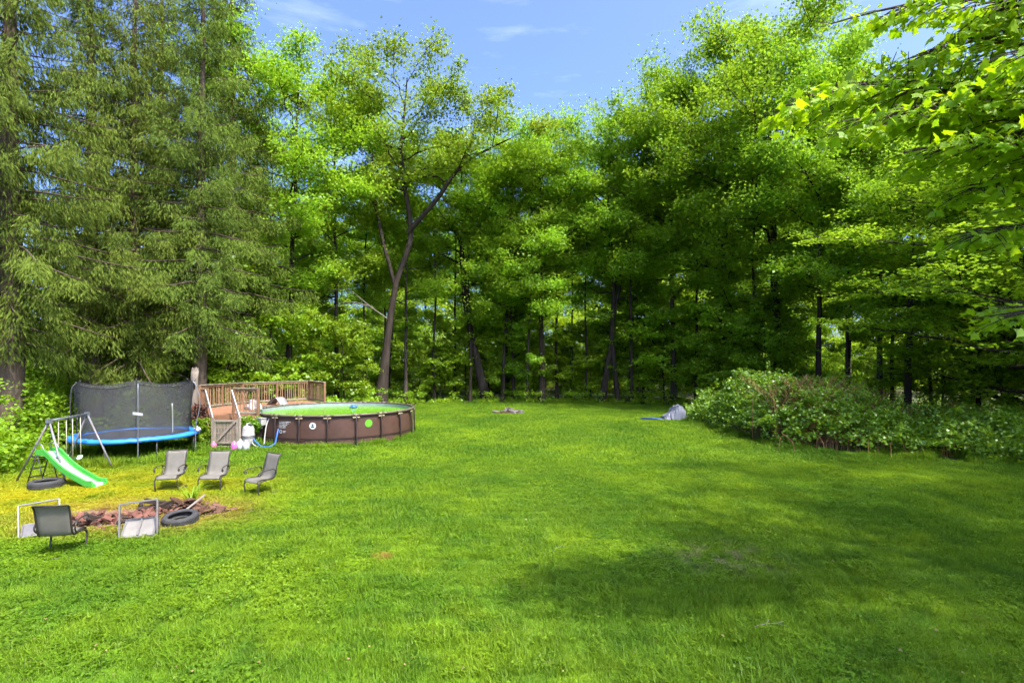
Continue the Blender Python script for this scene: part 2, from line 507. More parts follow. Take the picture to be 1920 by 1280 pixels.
def copy_tree(o, parent=None):
    c = o.copy()
    COL.objects.link(c)
    c.parent = parent
    for ch in list(o.children):
        copy_tree(ch, c)
    return c

def tube_arrays(path, rad, n=6):
    """a tapered tube along a polyline as (V, F) quads"""
    P = np.asarray(path, float)
    r = np.asarray(rad, float)
    if r.ndim == 0:
        r = np.full(len(P), float(r))
    T = np.gradient(P, axis=0)
    T /= np.linalg.norm(T, axis=1, keepdims=True) + 1e-9
    ref = np.array([0, 0, 1.0]) if abs(T[0][2]) < 0.9 else np.array([1.0, 0, 0])
    U = np.zeros_like(P)
    u = np.cross(T[0], ref); u /= np.linalg.norm(u)
    for i in range(len(P)):
        u = u - T[i] * np.dot(u, T[i])
        u /= np.linalg.norm(u) + 1e-9
        U[i] = u
    W = np.cross(T, U)
    a = np.arange(n) * 2 * PI / n
    V = P[:, None, :] + r[:, None, None] * (np.cos(a)[None, :, None] * U[:, None, :] + np.sin(a)[None, :, None] * W[:, None, :])
    V = V.reshape(-1, 3)
    F = []
    for i in range(len(P) - 1):
        for j in range(n):
            k = (j + 1) % n
            F.append((i * n + j, i * n + k, (i + 1) * n + k, (i + 1) * n + j))
    return V, np.array(F, int)

class Quads:
    def __init__(self):
        self.V, self.F, self.n = [], [], 0
    def add(self, V, F):
        self.V.append(V); self.F.append(np.asarray(F) + self.n); self.n += len(V)
    def arrays(self):
        return np.concatenate(self.V), np.concatenate(self.F)

class MB:
    """mesh builder for the made things: boxes, bars, tubes, lathes, sheets -> one mesh"""
    def __init__(self):
        self.v, self.f = [], []
    def _add(self, vs, fs):
        k = len(self.v)
        self.v += [tuple(p) for p in vs]
        self.f += [tuple(i + k for i in q) for q in fs]
        return self
    def box(self, x0, x1, y0, y1, z0, z1):
        vs = [(x, y, z) for z in (z0, z1) for y in (y0, y1) for x in (x0, x1)]
        return self._add(vs, [(0, 2, 3, 1), (4, 5, 7, 6), (0, 1, 5, 4), (2, 6, 7, 3), (0, 4, 6, 2), (1, 3, 7, 5)])
    def bar(self, p0, p1, w, h, up=(0, 0, 1)):
        """rectangular bar from p0 to p1, w across, h along up; edges slightly eased"""
        p0, p1 = Vector(p0), Vector(p1)
        t = (p1 - p0).normalized()
        u = Vector(up)
        s = t.cross(u)
        if s.length < 1e-4:
            s = t.cross(Vector((1, 0, 0)))
        s.normalize()
        u = s.cross(t).normalized()
        e = min(w, h) * 0.14
        prof = [(-w / 2 + e, -h / 2), (w / 2 - e, -h / 2), (w / 2, -h / 2 + e), (w / 2, h / 2 - e), (w / 2 - e, h / 2), (-w / 2 + e, h / 2), (-w / 2, h / 2 - e), (-w / 2, -h / 2 + e)]
        vs = [p + s * a + u * b for p in (p0, p1) for a, b in prof]
        fs = [(i, (i + 1) % 8, 8 + (i + 1) % 8, 8 + i) for i in range(8)]
        fs += [tuple(range(7, -1, -1)), tuple(range(8, 16))]
        return self._add(vs, fs)
    def tube(self, path, r, n=8, cap=True):
        V, F = tube_arrays(path, r, n)
        fs = [tuple(q) for q in F]
        m = len(path)
        if cap:
            fs += [tuple(range(n - 1, -1, -1)), tuple(range((m - 1) * n, m * n))]
        return self._add(V, fs)
    def ring(self, c, R_, r, n=40, m=8, squash=1.0):
        vs, fs = [], []
        for i in range(n):
            a = 2 * PI * i / n
            for j in range(m):
                b = 2 * PI * j / m
                q = R_ + r * math.cos(b)
                vs.append((c[0] + q * math.cos(a), c[1] + q * math.sin(a), c[2] + r * squash * math.sin(b)))
        for i in range(n):
            for j in range(m):
                fs.append((i * m + j, ((i + 1) % n) * m + j, ((i + 1) % n) * m + (j + 1) % m, i * m + (j + 1) % m))
        return self._add(vs, fs)
    def lathe(self, prof, c=(0, 0, 0), n=20):
        vs, fs = [], []
        for r, z in prof:
            for i in range(n):
                a = 2 * PI * i / n
                vs.append((c[0] + r * math.cos(a), c[1] + r * math.sin(a), c[2] + z))
        for k in range(len(prof) - 1):
            for i in range(n):
                j = (i + 1) % n
                fs.append((k * n + i, k * n + j, (k + 1) * n + j, (k + 1) * n + i))
        fs.append(tuple(range(n - 1, -1, -1)))
        fs.append(tuple(range((len(prof) - 1) * n, len(prof) * n)))
        return self._add(vs, fs)
    def sheet(self, prof, x0, x1, t, nx=1, sag=0.0):
        """sheet extruded along x from a (y,z) profile, thickness t along the profile normal"""
        m = len(prof)
        P = np.array(prof, float)
        T = np.gradient(P, axis=0)
        T /= np.linalg.norm(T, axis=1, keepdims=True)
        N = np.stack([-T[:, 1], T[:, 0]], 1)
        vs, fs = [], []
        for side in (0, 1):
            for i in range(nx + 1):
                a = i / nx
                k = sag * 4 * a * (1 - a)
                for q in range(m):
                    off = (t / 2 if side else -t / 2) - k
                    vs.append((x0 + (x1 - x0) * a, P[q, 0] + N[q, 0] * off, P[q, 1] + N[q, 1] * off))
        s = (nx + 1) * m
        for i in range(nx):
            for q in range(m - 1):
                a, b, c, d = i * m + q, i * m + q + 1, (i + 1) * m + q + 1, (i + 1) * m + q
                fs.append((a, b, c, d)); fs.append((s + a, s + d, s + c, s + b))
        for q in range(m - 1):
            fs.append((q, s + q, s + q + 1, q + 1))
            k = nx * m
            fs.append((k + q, k + q + 1, s + k + q + 1, s + k + q))
        for i in range(nx):
            fs.append((i * m, (i + 1) * m, s + (i + 1) * m, s + i * m))
            e = m - 1
            fs.append((i * m + e, s + i * m + e, s + (i + 1) * m + e, (i + 1) * m + e))
        return self._add(vs, fs)
    def prism(self, poly, z0, z1):
        n = len(poly)
        vs = [(x, y, z0) for x, y in poly] + [(x, y, z1) for x, y in poly]
        fs = [tuple(range(n - 1, -1, -1)), tuple(range(n, 2 * n))] + [(i, (i + 1) % n, n + (i + 1) % n, n + i) for i in range(n)]
        return self._add(vs, fs)
    def mesh(self, name, material, smooth=False):
        me = bpy.data.meshes.new(name)
        me.from_pydata(self.v, [], self.f)
        me.materials.append(material)
        if smooth:
            me.polygons.foreach_set('use_smooth', np.ones(len(me.polygons), dtype=bool))
        me.update()
        return me
    def build(self, name, material, parent=None, smooth=False):
        return link(name, self.mesh(name, material, smooth), parent)

def spline(pts, n):
    """Catmull-Rom through pts, n points"""
    P = np.asarray(pts, float)
    Q = np.vstack([2 * P[0] - P[1], P, 2 * P[-1] - P[-2]])
    out = []
    m = len(P) - 1
    for i in range(n):
        u = i / (n - 1) * m
        k = min(int(u), m - 1)
        t = u - k
        a, b, c, d = Q[k], Q[k + 1], Q[k + 2], Q[k + 3]
        out.append(0.5 * ((2 * b) + (c - a) * t + (2 * a - 5 * b + 4 * c - d) * t * t + (3 * b - a - 3 * c + d) * t ** 3))
    return np.array(out)

# ------------------------------------------------------------------ foliage generators
def unit(v):
    return v / (np.linalg.norm(v, axis=-1, keepdims=True) + 1e-9)

def kite_leaves(rng, P, size, tilt=0.55, width=0.42, droop=0.25, out=None):
    """one folded kite-shaped leaf at each point: 4 vertices, 1 quad"""
    n = len(P)
    s = (size * rng.uniform(0.55, 1.45, n))[:, None]
    N = unit(np.stack([rng.normal(0, tilt, n), rng.normal(0, tilt, n), np.ones(n)], 1))
    if out is not None:
        N = unit(N + out * 0.5)
    A = rng.uniform(0, 2 * PI, n)
    H = np.stack([np.cos(A), np.sin(A), -np.full(n, droop)], 1)
    T = unit(H - N * np.sum(H * N, 1, keepdims=True))
    B = np.cross(N, T)
    V = np.empty((n, 4, 3))
    V[:, 0] = P - T * s * 0.5
    V[:, 1] = P + B * s * width + N * s * 0.10 - T * s * 0.06
    V[:, 2] = P + T * s * 0.5 - N * s * 0.08
    V[:, 3] = P - B * s * width + N * s * 0.10 - T * s * 0.06
    F = np.arange(n * 4).reshape(n, 4)
    return V.reshape(-1, 3), F

def scatter_clumps(rng, C, rc, lpc, flat):
    """leaf positions: lpc per clump around the centres C with radius rc, flattened"""
    n = len(C)
    D = rng.normal(0, 1, (n, lpc, 3))
    D = unit(D) * (rng.uniform(0, 1, (n, lpc, 1)) ** 0.45)
    D[..., 2] *= flat
    return (C[:, None, :] + D * rc[:, None, None]).reshape(-1, 3)

def bez(p0, c, p1, n):
    t = np.linspace(0, 1, n)[:, None]
    return (1 - t) ** 2 * p0 + 2 * t * (1 - t) * c + t * t * p1

def trunk_at(T, z):
    k = np.clip(np.searchsorted(T[:, 2], z) - 1, 0, len(T) - 2)
    f = (z - T[k, 2]) / max(1e-6, T[k + 1, 2] - T[k, 2])
    f = min(max(f, 0), 1)
    return T[k] + (T[k + 1] - T[k]) * f

def build_broadleaf(seed, trunk, z0, z1, rad, nl=14, sub=6, cl=4, lpc=70, leaf=0.20, flat=0.55, rc=(0.65, 1.15), shape=0.5,
                    low=0.55, limbs=(), wood_n=7, dead=0, off=(0, 0), tilt=0.85, inner=0.3, skirt=0, fill=0.0):
    """trunk: (x,y,z,r) points.  Limbs leave the trunk between z0 and z1, carry branches, the branches carry leaf clumps.
    returns wood (V,F), leaves (V,F), dead twigs (V,F or None)"""
    rng = np.random.default_rng(seed)
    T4 = spline(trunk, 14)
    wig = rng.normal(0, 0.06, (14, 2)) * np.linspace(0, 1, 14)[:, None]
    T4[:, :2] += wig
    W = Quads()
    base = T4.copy()
    fl = np.exp(-np.linspace(0, 14, 14) * 0.9) * 0.45 + 1
    V, F = tube_arrays(base[:, :3], np.maximum(0.02, base[:, 3]) * fl, wood_n + 2)
    W.add(V, F)
    C, RC = [], []
    jobs = []
    for i in range(nl):
        u = (i + 0.5 + rng.uniform(-0.4, 0.4)) / nl
        prof = (low + (1 - low) * math.sin(PI * min(1, u * 1.25 + 0.05) * 0.5)) * (max(0.0, 1 - max(0, (u - shape) / (1 - shape)) ** 2.2)) ** 0.5
        L = rad * max(0.22, prof) * rng.uniform(0.72, 1.15)
        rise = 0.12 + 0.9 * u ** 1.3 + rng.uniform(-0.1, 0.25)
        az = i * 2.39996 + rng.uniform(-0.5, 0.5) + seed
        zt = z0 + (z1 - z0) * u
        zs = min(max(zt - 0.45 * L * rise, trunk[0][2] + 1.6), T4[-1, 2] - 0.2)
        s = trunk_at(T4, zs)
        p1 = np.array([s[0] + off[0] * u + math.cos(az) * L, s[1] + off[1] * u + math.sin(az) * L, min(zt + 0.25 * L * rise, z1 + 0.5)])
        jobs.append((s[:3], p1, max(0.03, s[3] * 0.55)))
    for i in range(skirt):                   # short leafy sprays low on the stem
        zs = trunk[0][2] + 1.8 + (z0 - 1.5) * (i + rng.uniform(0, 1)) / skirt
        s = trunk_at(T4, zs)
        az = i * 2.1 + rng.uniform(-0.6, 0.6)
        L = rng.uniform(1.0, 2.8)
        jobs.append((s[:3], s[:3] + np.array([math.cos(az) * L, math.sin(az) * L, L * rng.uniform(-0.1, 0.5)]), 0.0299))
    for path in limbs:                       # limbs given by hand
        P = spline(path, 9)
        V, F = tube_arrays(P[:, :3], np.maximum(0.015, P[:, 3]), wood_n)
        W.add(V, F)
        for k in (4, 5, 6, 7, 8):
            for q in range(1):
                az = rng.uniform(0, 2 * PI)
                L = rad * rng.uniform(0.30, 0.55)
                e = P[k, :3] + np.array([math.cos(az) * L, math.sin(az) * L, L * rng.uniform(0.15, 0.9)])
                jobs.append((P[k, :3], e, max(0.02, P[k, 3] * 0.5)))
    for s, p1, r0 in jobs:
        L = np.linalg.norm(p1 - s)
        mid = (s + p1) / 2 + np.array([rng.normal(0, 0.08) * L, rng.normal(0, 0.08) * L, rng.uniform(-0.02, 0.16) * L])
        P = bez(s, mid, p1, 7)
        P[1:-1] += rng.normal(0, 0.025 * L, (5, 3))
        V, F = tube_arrays(P, np.linspace(r0, 0.018, 7), wood_n - 2)
        W.add(V, F)
        dirL = unit(p1 - s)
        ns = max(2, int(round(sub * min(1.3, L / rad + 0.35))))
        for j in range(ns):
            q = rng.uniform(inner, 1.0) if j else 1.0
            k = min(5, int(q * 6))
            p = P[k] + (P[k + 1] - P[k]) * (q * 6 - k)
            ang = rng.choice([-1, 1]) * rng.uniform(0.35, 1.25) if j else 0
            d = np.array([dirL[0] * math.cos(ang) - dirL[1] * math.sin(ang), dirL[0] * math.sin(ang) + dirL[1] * math.cos(ang), dirL[2] * 0.6 + rng.uniform(-0.18, 0.5)])
            d = unit(d)
            l2 = L * rng.uniform(0.22, 0.42) + 0.35
            e = p + d * l2
            V, F = tube_arrays(np.array([p, (p + e) / 2 + rng.normal(0, 0.05 * l2, 3), e]), [0.028, 0.02, 0.008], 3)
            W.add(V, F)
            low_spray = r0 == 0.0299
            for k2 in range(2 if low_spray else cl):
                f = 0.25 + 0.85 * (k2 + rng.uniform(0, 1)) / cl
                C.append(p + d * l2 * f + rng.normal(0, 0.28, 3) * np.array([1, 1, 0.7]))
                RC.append(rng.uniform(0.25, 0.55) if low_spray else rng.uniform(*rc))
    top = T4[-1, :3]
    for k in range(max(3, nl // 3)):
        C.append(top + rng.normal(0, 1.0, 3) * np.array([1, 1, 0.7])); RC.append(rng.uniform(*rc) * 0.8)
    C, RC = np.array(C), np.array(RC)
    P = scatter_clumps(rng, C, RC, lpc, flat)
    if fill:
        P = np.concatenate([P, scatter_clumps(rng, C, RC * 1.5, int(lpc * fill), 0.85)])
    LV, LF = kite_leaves(rng, P, np.full(len(P), leaf), tilt)
    return W.arrays(), (LV, LF)

def build_spruce(seed, h, rmax, zlow, base_r, dens=1.0):
    """Norway spruce: whorls of long boughs, each hung with curtains of drooping twigs"""
    rng = np.random.default_rng(seed)
    W = Quads()
    zz = np.linspace(0, h, 16)
    tp = np.stack([rng.normal(0, 0.05, 16).cumsum() * 0.4, rng.normal(0, 0.05, 16).cumsum() * 0.4, zz], 1)
    tr = base_r * (1 - zz / h) ** 0.8 + 0.02
    tr[0] *= 1.35
    V, F = tube_arrays(tp, tr, 10)
    W.add(V, F)
    Ps, Ds, Ss = [], [], []
    z = zlow
    while z < h - 0.4:
        u = z / h
        nb = rng.integers(4, 7)
        a0 = rng.uniform(0, 2 * PI)
        for b in range(nb):
            az = a0 + b * 2 * PI / nb + rng.normal(0, 0.22)
            L = rmax * ((1 - u) ** 0.72) * rng.uniform(0.42, 1.15) + 0.25
            if z < zlow + 2.5:
                L *= rng.uniform(0.5, 1.0)
            z0 = z + rng.uniform(-0.25, 0.25)
            s = np.linspace(0, 1, 9)
            lift = 0.22 * u + 0.05
            drop = 0.46 * (1 - u) + 0.12 + rng.uniform(-0.08, 0.08)
            zc = z0 + L * (lift * s - drop * s ** 1.6 + 0.16 * s ** 4)
            d = np.array([math.cos(az), math.sin(az), 0.0])
            c0 = np.array([np.interp(z0, zz, tp[:, 0]), np.interp(z0, zz, tp[:, 1]), 0])
            P = c0 + d[None, :] * (L * s)[:, None]
            P[:, 2] = zc
            side = np.array([-d[1], d[0], 0])
            P += side[None, :] * (rng.normal(0, 0.10) * L * s ** 2)[:, None]
            V, F = tube_arrays(P, np.linspace(0.055 * (1 - u) + 0.02, 0.008, 9), 4)
            W.add(V, F)
            nst = max(3, int(L / 0.15 * dens))
            ts = rng.uniform(0.10, 1.0, nst)
            k = np.minimum((ts * 8).astype(int), 7)
            pt = P[k] + (P[k + 1] - P[k]) * (ts * 8 - k)[:, None]
            m = 19
            wlat = 0.62 * (1.15 - ts) * min(1.0, L / 2.5) + 0.16
            lat = rng.uniform(-1, 1, (nst, m)) * wlat[:, None]
            down = rng.uniform(0, 1, (nst, m)) ** 1.3 * (0.85 * (1 - 0.5 * u)) + np.abs(lat) * 0.35
            fw = rng.uniform(-0.1, 0.25, (nst, m))
            pos = pt[:, None, :] + side * lat[..., None] + d * fw[..., None]
            pos[..., 2] -= down
            dr = side * (np.sign(lat) * rng.uniform(0.1, 0.6, (nst, m)))[..., None] + d * rng.uniform(0.05, 0.55, (nst, m))[..., None]
            dr[..., 2] -= rng.uniform(0.45, 1.25, (nst, m))
            Ps.append(pos.reshape(-1, 3)); Ds.append(dr.reshape(-1, 3))
            Ss.append(np.full(nst * m, 0.21 + 0.05 * (1 - u)))
        z += rng.uniform(0.48, 0.80)
    P, D, S = np.concatenate(Ps), unit(np.concatenate(Ds)), np.concatenate(Ss)
    n = len(P)
    D = unit(D + rng.normal(0, 0.16, (n, 3)))
    N = unit(np.cross(D, unit(rng.normal(0, 1, (n, 3)))))
    s = (S * rng.uniform(0.65, 1.35, n))[:, None]
    w = 0.019 * rng.uniform(0.8, 1.4, (n, 1))
    V = np.empty((n, 4, 3))
    V[:, 0] = P
    V[:, 1] = P + D * s * 0.45 + N * w
    V[:, 2] = P + D * s
    V[:, 3] = P + D * s * 0.40 - N * w
    return W.arrays(), (V.reshape(-1, 3), np.arange(n * 4).reshape(n, 4))

def place_tree(name, wood_me, crown_me, loc, rz=0.0, sc=1.0, label=None, group=None, cat='tree', sz=None):
    o = empty(name, loc, rz, label, cat, group)
    o.scale = (sc, sc, sz or sc)
    link('trunk', wood_me, o)
    link('crown', crown_me, o)
    return o

def tree_meshes(name, data, bark, leafm):
    (wv, wf), (lv, lf) = data
    w = mesh_quads(name + '_trunk', wv, wf, True); w.materials.append(bark)
    c = mesh_quads(name + '_crown', lv, lf); c.materials.append(leafm)
    return w, c

# ------------------------------------------------------------------ ground, lawn
gm = MB()
gm._add([(-900, -300, -0.02), (900, -300, -0.02), (900, 1500, -0.02), (-900, 1500, -0.02)], [(0, 1, 2, 3)])
tag(gm.build('ground', M['forest_floor']), kind='structure')

LAWN = [(-40, -8), (40, -8), (40, 13), (24, 16.0), (17.8, 18.2), (13.6, 20.2), (11.1, 21.9), (10.4, 26), (10.4, 31.5), (12.0, 36),
        (12.8, 41.5), (8, 43.6), (3, 44.4), (-3, 44.2), (-7, 43.0), (-9.4, 38), (-10.2, 33.6), (-15.4, 30.6), (-17.2, 25), (-17.4, 20.5),
        (-15.9, 17.4), (-16.4, 13.6), (-22, 10.4), (-40, 9)]
rl = random.Random(5)
def rough_edge(poly, step, amp):
    out = []
    for i, p in enumerate(poly):
        q = poly[(i + 1) % len(poly)]
        d = math.hypot(q[0] - p[0], q[1] - p[1])
        k = max(1, int(d / step))
        for j in range(k):
            t = j / k
            out.append((p[0] + (q[0] - p[0]) * t + rl.uniform(-amp, amp), p[1] + (q[1] - p[1]) * t + rl.uniform(-amp, amp)))
    return out
LAWN_R = rough_edge(LAWN, 0.8, 0.18)
bm = bmesh.new()
bm.faces.new([bm.verts.new((x, y, 0.0)) for x, y in LAWN_R])
bmesh.ops.triangulate(bm, faces=bm.faces[:])
lme = bpy.data.meshes.new('lawn')
bm.to_mesh(lme); bm.free()
tag(link('lawn', lme, None, M['lawn']), kind='structure')

def inside(px, py, poly):
    px, py = np.asarray(px), np.asarray(py)
    r = np.zeros(px.shape, bool)
    n = len(poly)
    for i in range(n):
        x0, y0 = poly[i]; x1, y1 = poly[(i + 1) % n]
        c = ((y0 > py) != (y1 > py)) & (px < (x1 - x0) * (py - y0) / (y1 - y0 + 1e-12) + x0)
        r ^= c
    return r

# bare soil around the fire pit
PIT = []
for i in range(48):
    a = 2 * PI * i / 48
    k = 1 + 0.16 * math.sin(3 * a + 1) + 0.12 * math.sin(7 * a) + rl.uniform(-0.05, 0.05)
    PIT.append((-8.75 + 1.85 * k * math.cos(a), 12.25 + 0.85 * k * math.sin(a)))
bm = bmesh.new()
bm.faces.new([bm.verts.new((x, y, 0.006)) for x, y in PIT])
bmesh.ops.triangulate(bm, faces=bm.faces[:])
pme = bpy.data.meshes.new('bare_soil')
bm.to_mesh(pme); bm.free()
tag(link('bare_soil_ground', pme, None, M['dirt']), kind='structure')

POOL_C, POOL_R, POOL_H = (-8.45, 25.7), 3.64, 1.28

# ---- grass: patches of real blades, laid over the whole lawn
def grass_patch(seed, size, nblade, hgt, wid, weeds=0):
    rng = np.random.default_rng(seed)
    n = nblade
    P = np.stack([rng.uniform(-size / 2, size / 2, n), rng.uniform(-size / 2, size / 2, n), np.zeros(n)], 1)
    h = hgt * rng.gamma(9, 1 / 9.0, n)
    A = rng.uniform(0, 2 * PI, n)
    D = np.stack([np.cos(A), np.sin(A), np.zeros(n)], 1)
    B = np.stack([-np.sin(A), np.cos(A), np.zeros(n)], 1)
    lean = rng.uniform(0.1, 0.95, n) * h
    w = wid * rng.uniform(0.7, 1.3, n)
    V = np.empty((n, 6, 3))
    up = np.array([0, 0, 1.0])
    for k, (t, ww) in enumerate(((0, 0.5), (0.55, 0.42), (1.0, 0.07))):
        c = P + D * (lean * t * t)[:, None] + up * (h * (t - 0.18 * t * t))[:, None]
        V[:, 2 * k] = c - B * (w * ww)[:, None]
        V[:, 2 * k + 1] = c + B * (w * ww)[:, None]
    i = np.arange(n)[:, None] * 6
    F = np.concatenate([i + np.array([0, 1, 3, 2]), i + np.array([2, 3, 5, 4])])
    V = V.reshape(-1, 3)
    if weeds:
        cs = np.stack([rng.uniform(-size / 2, size / 2, weeds), rng.uniform(-size / 2, size / 2, weeds), np.full(weeds, hgt * 0.75)], 1)
        pts = scatter_clumps(rng, cs, np.full(weeds, 0.06), 9, 0.3)
        LV, LF = kite_leaves(rng, pts, np.full(len(pts), 0.032), 0.35, 0.5, 0.1)
        F = np.concatenate([F, LF + len(V)])
        V = np.concatenate([V, LV])
    me = mesh_quads('grass_patch', V, F)
    me.materials.append(M['grass'])
    return me

gcol = bpy.data.collections.new('grass_patches')
S_P = 0.6
specs = []
for k in range(4): specs.append(grass_patch(10 + k, S_P * 1.45, 1800, 0.066, 0.0070, weeds=3 + 6 * (k % 2)))
for k in range(3): specs.append(grass_patch(20 + k, S_P * 1.45, 1150, 0.076, 0.0105, weeds=3))
for k in range(3): specs.append(grass_patch(30 + k, S_P * 1.45, 520, 0.082, 0.019))
for k in range(2): specs.append(grass_patch(40 + k, S_P * 1.0, 420, 0.190, 0.012, weeds=8))      # tall tufts along edges
for k in range(2): specs.append(grass_patch(50 + k, S_P * 1.45, 700, 0.062, 0.0085, weeds=95))      # clover
for k, me in enumerate(specs):
    gcol.objects.link(bpy.data.objects.new('patch_%02d' % k, me))

def make_grass():
    rng = np.random.default_rng(77)
    xs, ys = np.meshgrid(np.arange(-40, 34, S_P), np.arange(3.0, 45, S_P))
    xs, ys = xs.ravel(), ys.ravel()
    xs = xs + rng.uniform(-0.12, 0.12, xs.shape); ys = ys + rng.uniform(-0.12, 0.12, ys.shape)
    keep = inside(xs, ys, LAWN_R) & (np.abs(xs) < ys * 1.12 + 3.0)
    keep &= np.hypot(xs - POOL_C[0], ys - POOL_C[1]) > POOL_R + 0.25
    keep &= ~inside(xs, ys, PIT)
    xs, ys = xs[keep], ys[keep]
    n = len(xs)
    idx = np.where(ys < 10.5, rng.integers(0, 4, n), np.where(ys < 19, rng.integers(4, 7, n), rng.integers(7, 10, n)))
    clover = np.sin(xs * 0.55 + 2 * np.sin(ys * 0.31)) * np.sin(ys * 0.7 + 1.5 * np.sin(xs * 0.4)) + rng.normal(0, 0.28, n)
    idx = np.where((clover > 0.62) & (ys < 17), rng.integers(12, 14, n), idx)
    lush = 0.5 + 0.5 * np.sin(xs * 0.9 + 1.3 * np.sin(ys * 0.6)) * np.cos(ys * 0.75 + np.sin(xs * 0.5))
    hz = 0.66 + 0.55 * lush + rng.uniform(-0.15, 0.25, n)
    dryd = np.hypot((xs + 11.6) / 1.1, (ys - 14.4) / 0.78)
    hz *= np.where(dryd < 4.5, 0.62, 1.0)
    # tall tufts: pool foot, under the trampoline, lawn margins
    ex, ey, eh = [], [], []
    for i in range(70):
        a = rng.uniform(PI * 1.02, PI * 2.25)
        ex.append(POOL_C[0] + math.cos(a) * (POOL_R + rng.uniform(0.15, 0.4))); ey.append(POOL_C[1] + math.sin(a) * (POOL_R + rng.uniform(0.15, 0.4))); eh.append(rng.uniform(0.6, 1.1))
    for i in range(110):
        a = rng.uniform(0, 2 * PI)
        ex.append(-14.35 + math.cos(a) * rng.uniform(1.7, 2.9)); ey.append(20.4 + math.sin(a) * rng.uniform(1.7, 2.9)); eh.append(rng.uniform(0.7, 1.6))
    for i in range(260):
        yy = rng.uniform(6, 20)
        ex.append(rng.uniform(-0.9, 0.9) * yy); ey.append(yy); eh.append(rng.uniform(0.28, 0.6))
    m = len(LAWN_R)
    for i in range(900):
        p = LAWN_R[rng.integers(0, m)]
        if p[1] < 9.5 or abs(p[0]) > p[1] * 1.1 + 3: continue
        ex.append(p[0] + rng.normal(0, 0.35)); ey.append(p[1] + rng.normal(0, 0.35)); eh.append(rng.uniform(0.6, 1.5))
    ex, ey, eh = np.array(ex), np.array(ey), np.array(eh)
    X = np.concatenate([xs, ex]); Y = np.concatenate([ys, ey])
    I = np.concatenate([idx, rng.integers(10, 12, len(ex))])
    Hh = np.concatenate([hz, eh])
    N = len(X)
    me = bpy.data.meshes.new('lawn_grass')
    me.vertices.add(N)
    me.vertices.foreach_set('co', np.stack([X, Y, np.full(N, 0.002)], 1).astype(np.float32).ravel())
    a = me.attributes.new('rot', 'FLOAT_VECTOR', 'POINT')
    a.data.foreach_set('vector', np.stack([np.zeros(N), np.zeros(N), rng.integers(0, 4, N) * (PI / 2) + rng.uniform(-0.2, 0.2, N)], 1).astype(np.float32).ravel())
    a = me.attributes.new('scl', 'FLOAT_VECTOR', 'POINT')
    a.data.foreach_set('vector', np.stack([np.ones(N), np.ones(N), Hh], 1).astype(np.float32).ravel())
    a = me.attributes.new('idx', 'INT', 'POINT')
    a.data.foreach_set('value', I.astype(np.int32))
    o = link('lawn_grass', me)
    tag(o, 'short lush green lawn grass with yellowish drifts', 'grass', kind='stuff')
    g = bpy.data.node_groups.new('scatter_grass', 'GeometryNodeTree')
    g.interface.new_socket('Geometry', in_out='INPUT', socket_type='NodeSocketGeometry')
    g.interface.new_socket('Geometry', in_out='OUTPUT', socket_type='NodeSocketGeometry')
    nn, ll = g.nodes, g.links
    gi, go = nn.new('NodeGroupInput'), nn.new('NodeGroupOutput')
    ci = nn.new('GeometryNodeCollectionInfo')
    ci.inputs['Collection'].default_value = gcol
    ci.inputs['Separate Children'].default_value = True
    ci.inputs['Reset Children'].default_value = True
    ip = nn.new('GeometryNodeInstanceOnPoints')
    ip.inputs['Pick Instance'].default_value = True
    def named(nm, t):
        q = nn.new('GeometryNodeInputNamedAttribute')
        q.data_type = t
        q.inputs['Name'].default_value = nm
        return q.outputs['Attribute']
    er = nn.new('FunctionNodeEulerToRotation')
    ll.new(named('rot', 'FLOAT_VECTOR'), er.inputs[0])
    ll.new(gi.outputs[0], ip.inputs['Points'])
    ll.new(ci.outputs[0], ip.inputs['Instance'])
    ll.new(named('idx', 'INT'), ip.inputs['Instance Index'])
    ll.new(er.outputs[0], ip.inputs['Rotation'])
    ll.new(named('scl', 'FLOAT_VECTOR'), ip.inputs['Scale'])
    ll.new(ip.outputs['Instances'], go.inputs[0])
    md = o.modifiers.new('grass', 'NODES')
    md.node_group = g
make_grass()

# ------------------------------------------------------------------ trees of the wood
VAR = []
for k in range(6):
    rr = [0.24, 0.19, 0.29, 0.17, 0.23, 0.20][k]
    lx, ly = [(0.6, 0), (-0.8, 0.3), (0.3, -0.5), (1.0, 0.4), (-0.4, 0.2), (-1.2, -0.2)][k]
    tr = [(0, 0, 0, rr), (lx * 0.15, ly * 0.1, 4, rr * 0.85), (lx * 0.5, ly * 0.5, 10, rr * 0.66), (lx * 0.9, ly, 17, rr * 0.4), (lx, ly, 23, 0.05)]
    d = build_broadleaf(100 + k, tr, [8.4, 8.0, 7.6, 9.2, 8.2, 7.8][k], 24.0, [5.6, 5.0, 6.2, 4.6, 5.4, 5.0][k], nl=[24, 22, 26, 20, 24, 22][k],
                        sub=7, cl=4, lpc=58, leaf=0.155, flat=0.62, rc=(0.5, 1.35), skirt=4, fill=0.22, shape=[0.5, 0.55, 0.45, 0.6, 0.5, 0.5][k])
    VAR.append(tree_meshes('wood_tree_%d' % k, d, M['bark_grey'] if k in (3, 4) else M['bark_dark'], M['leaf_wood'] if k % 2 else M['leaf_maple']))

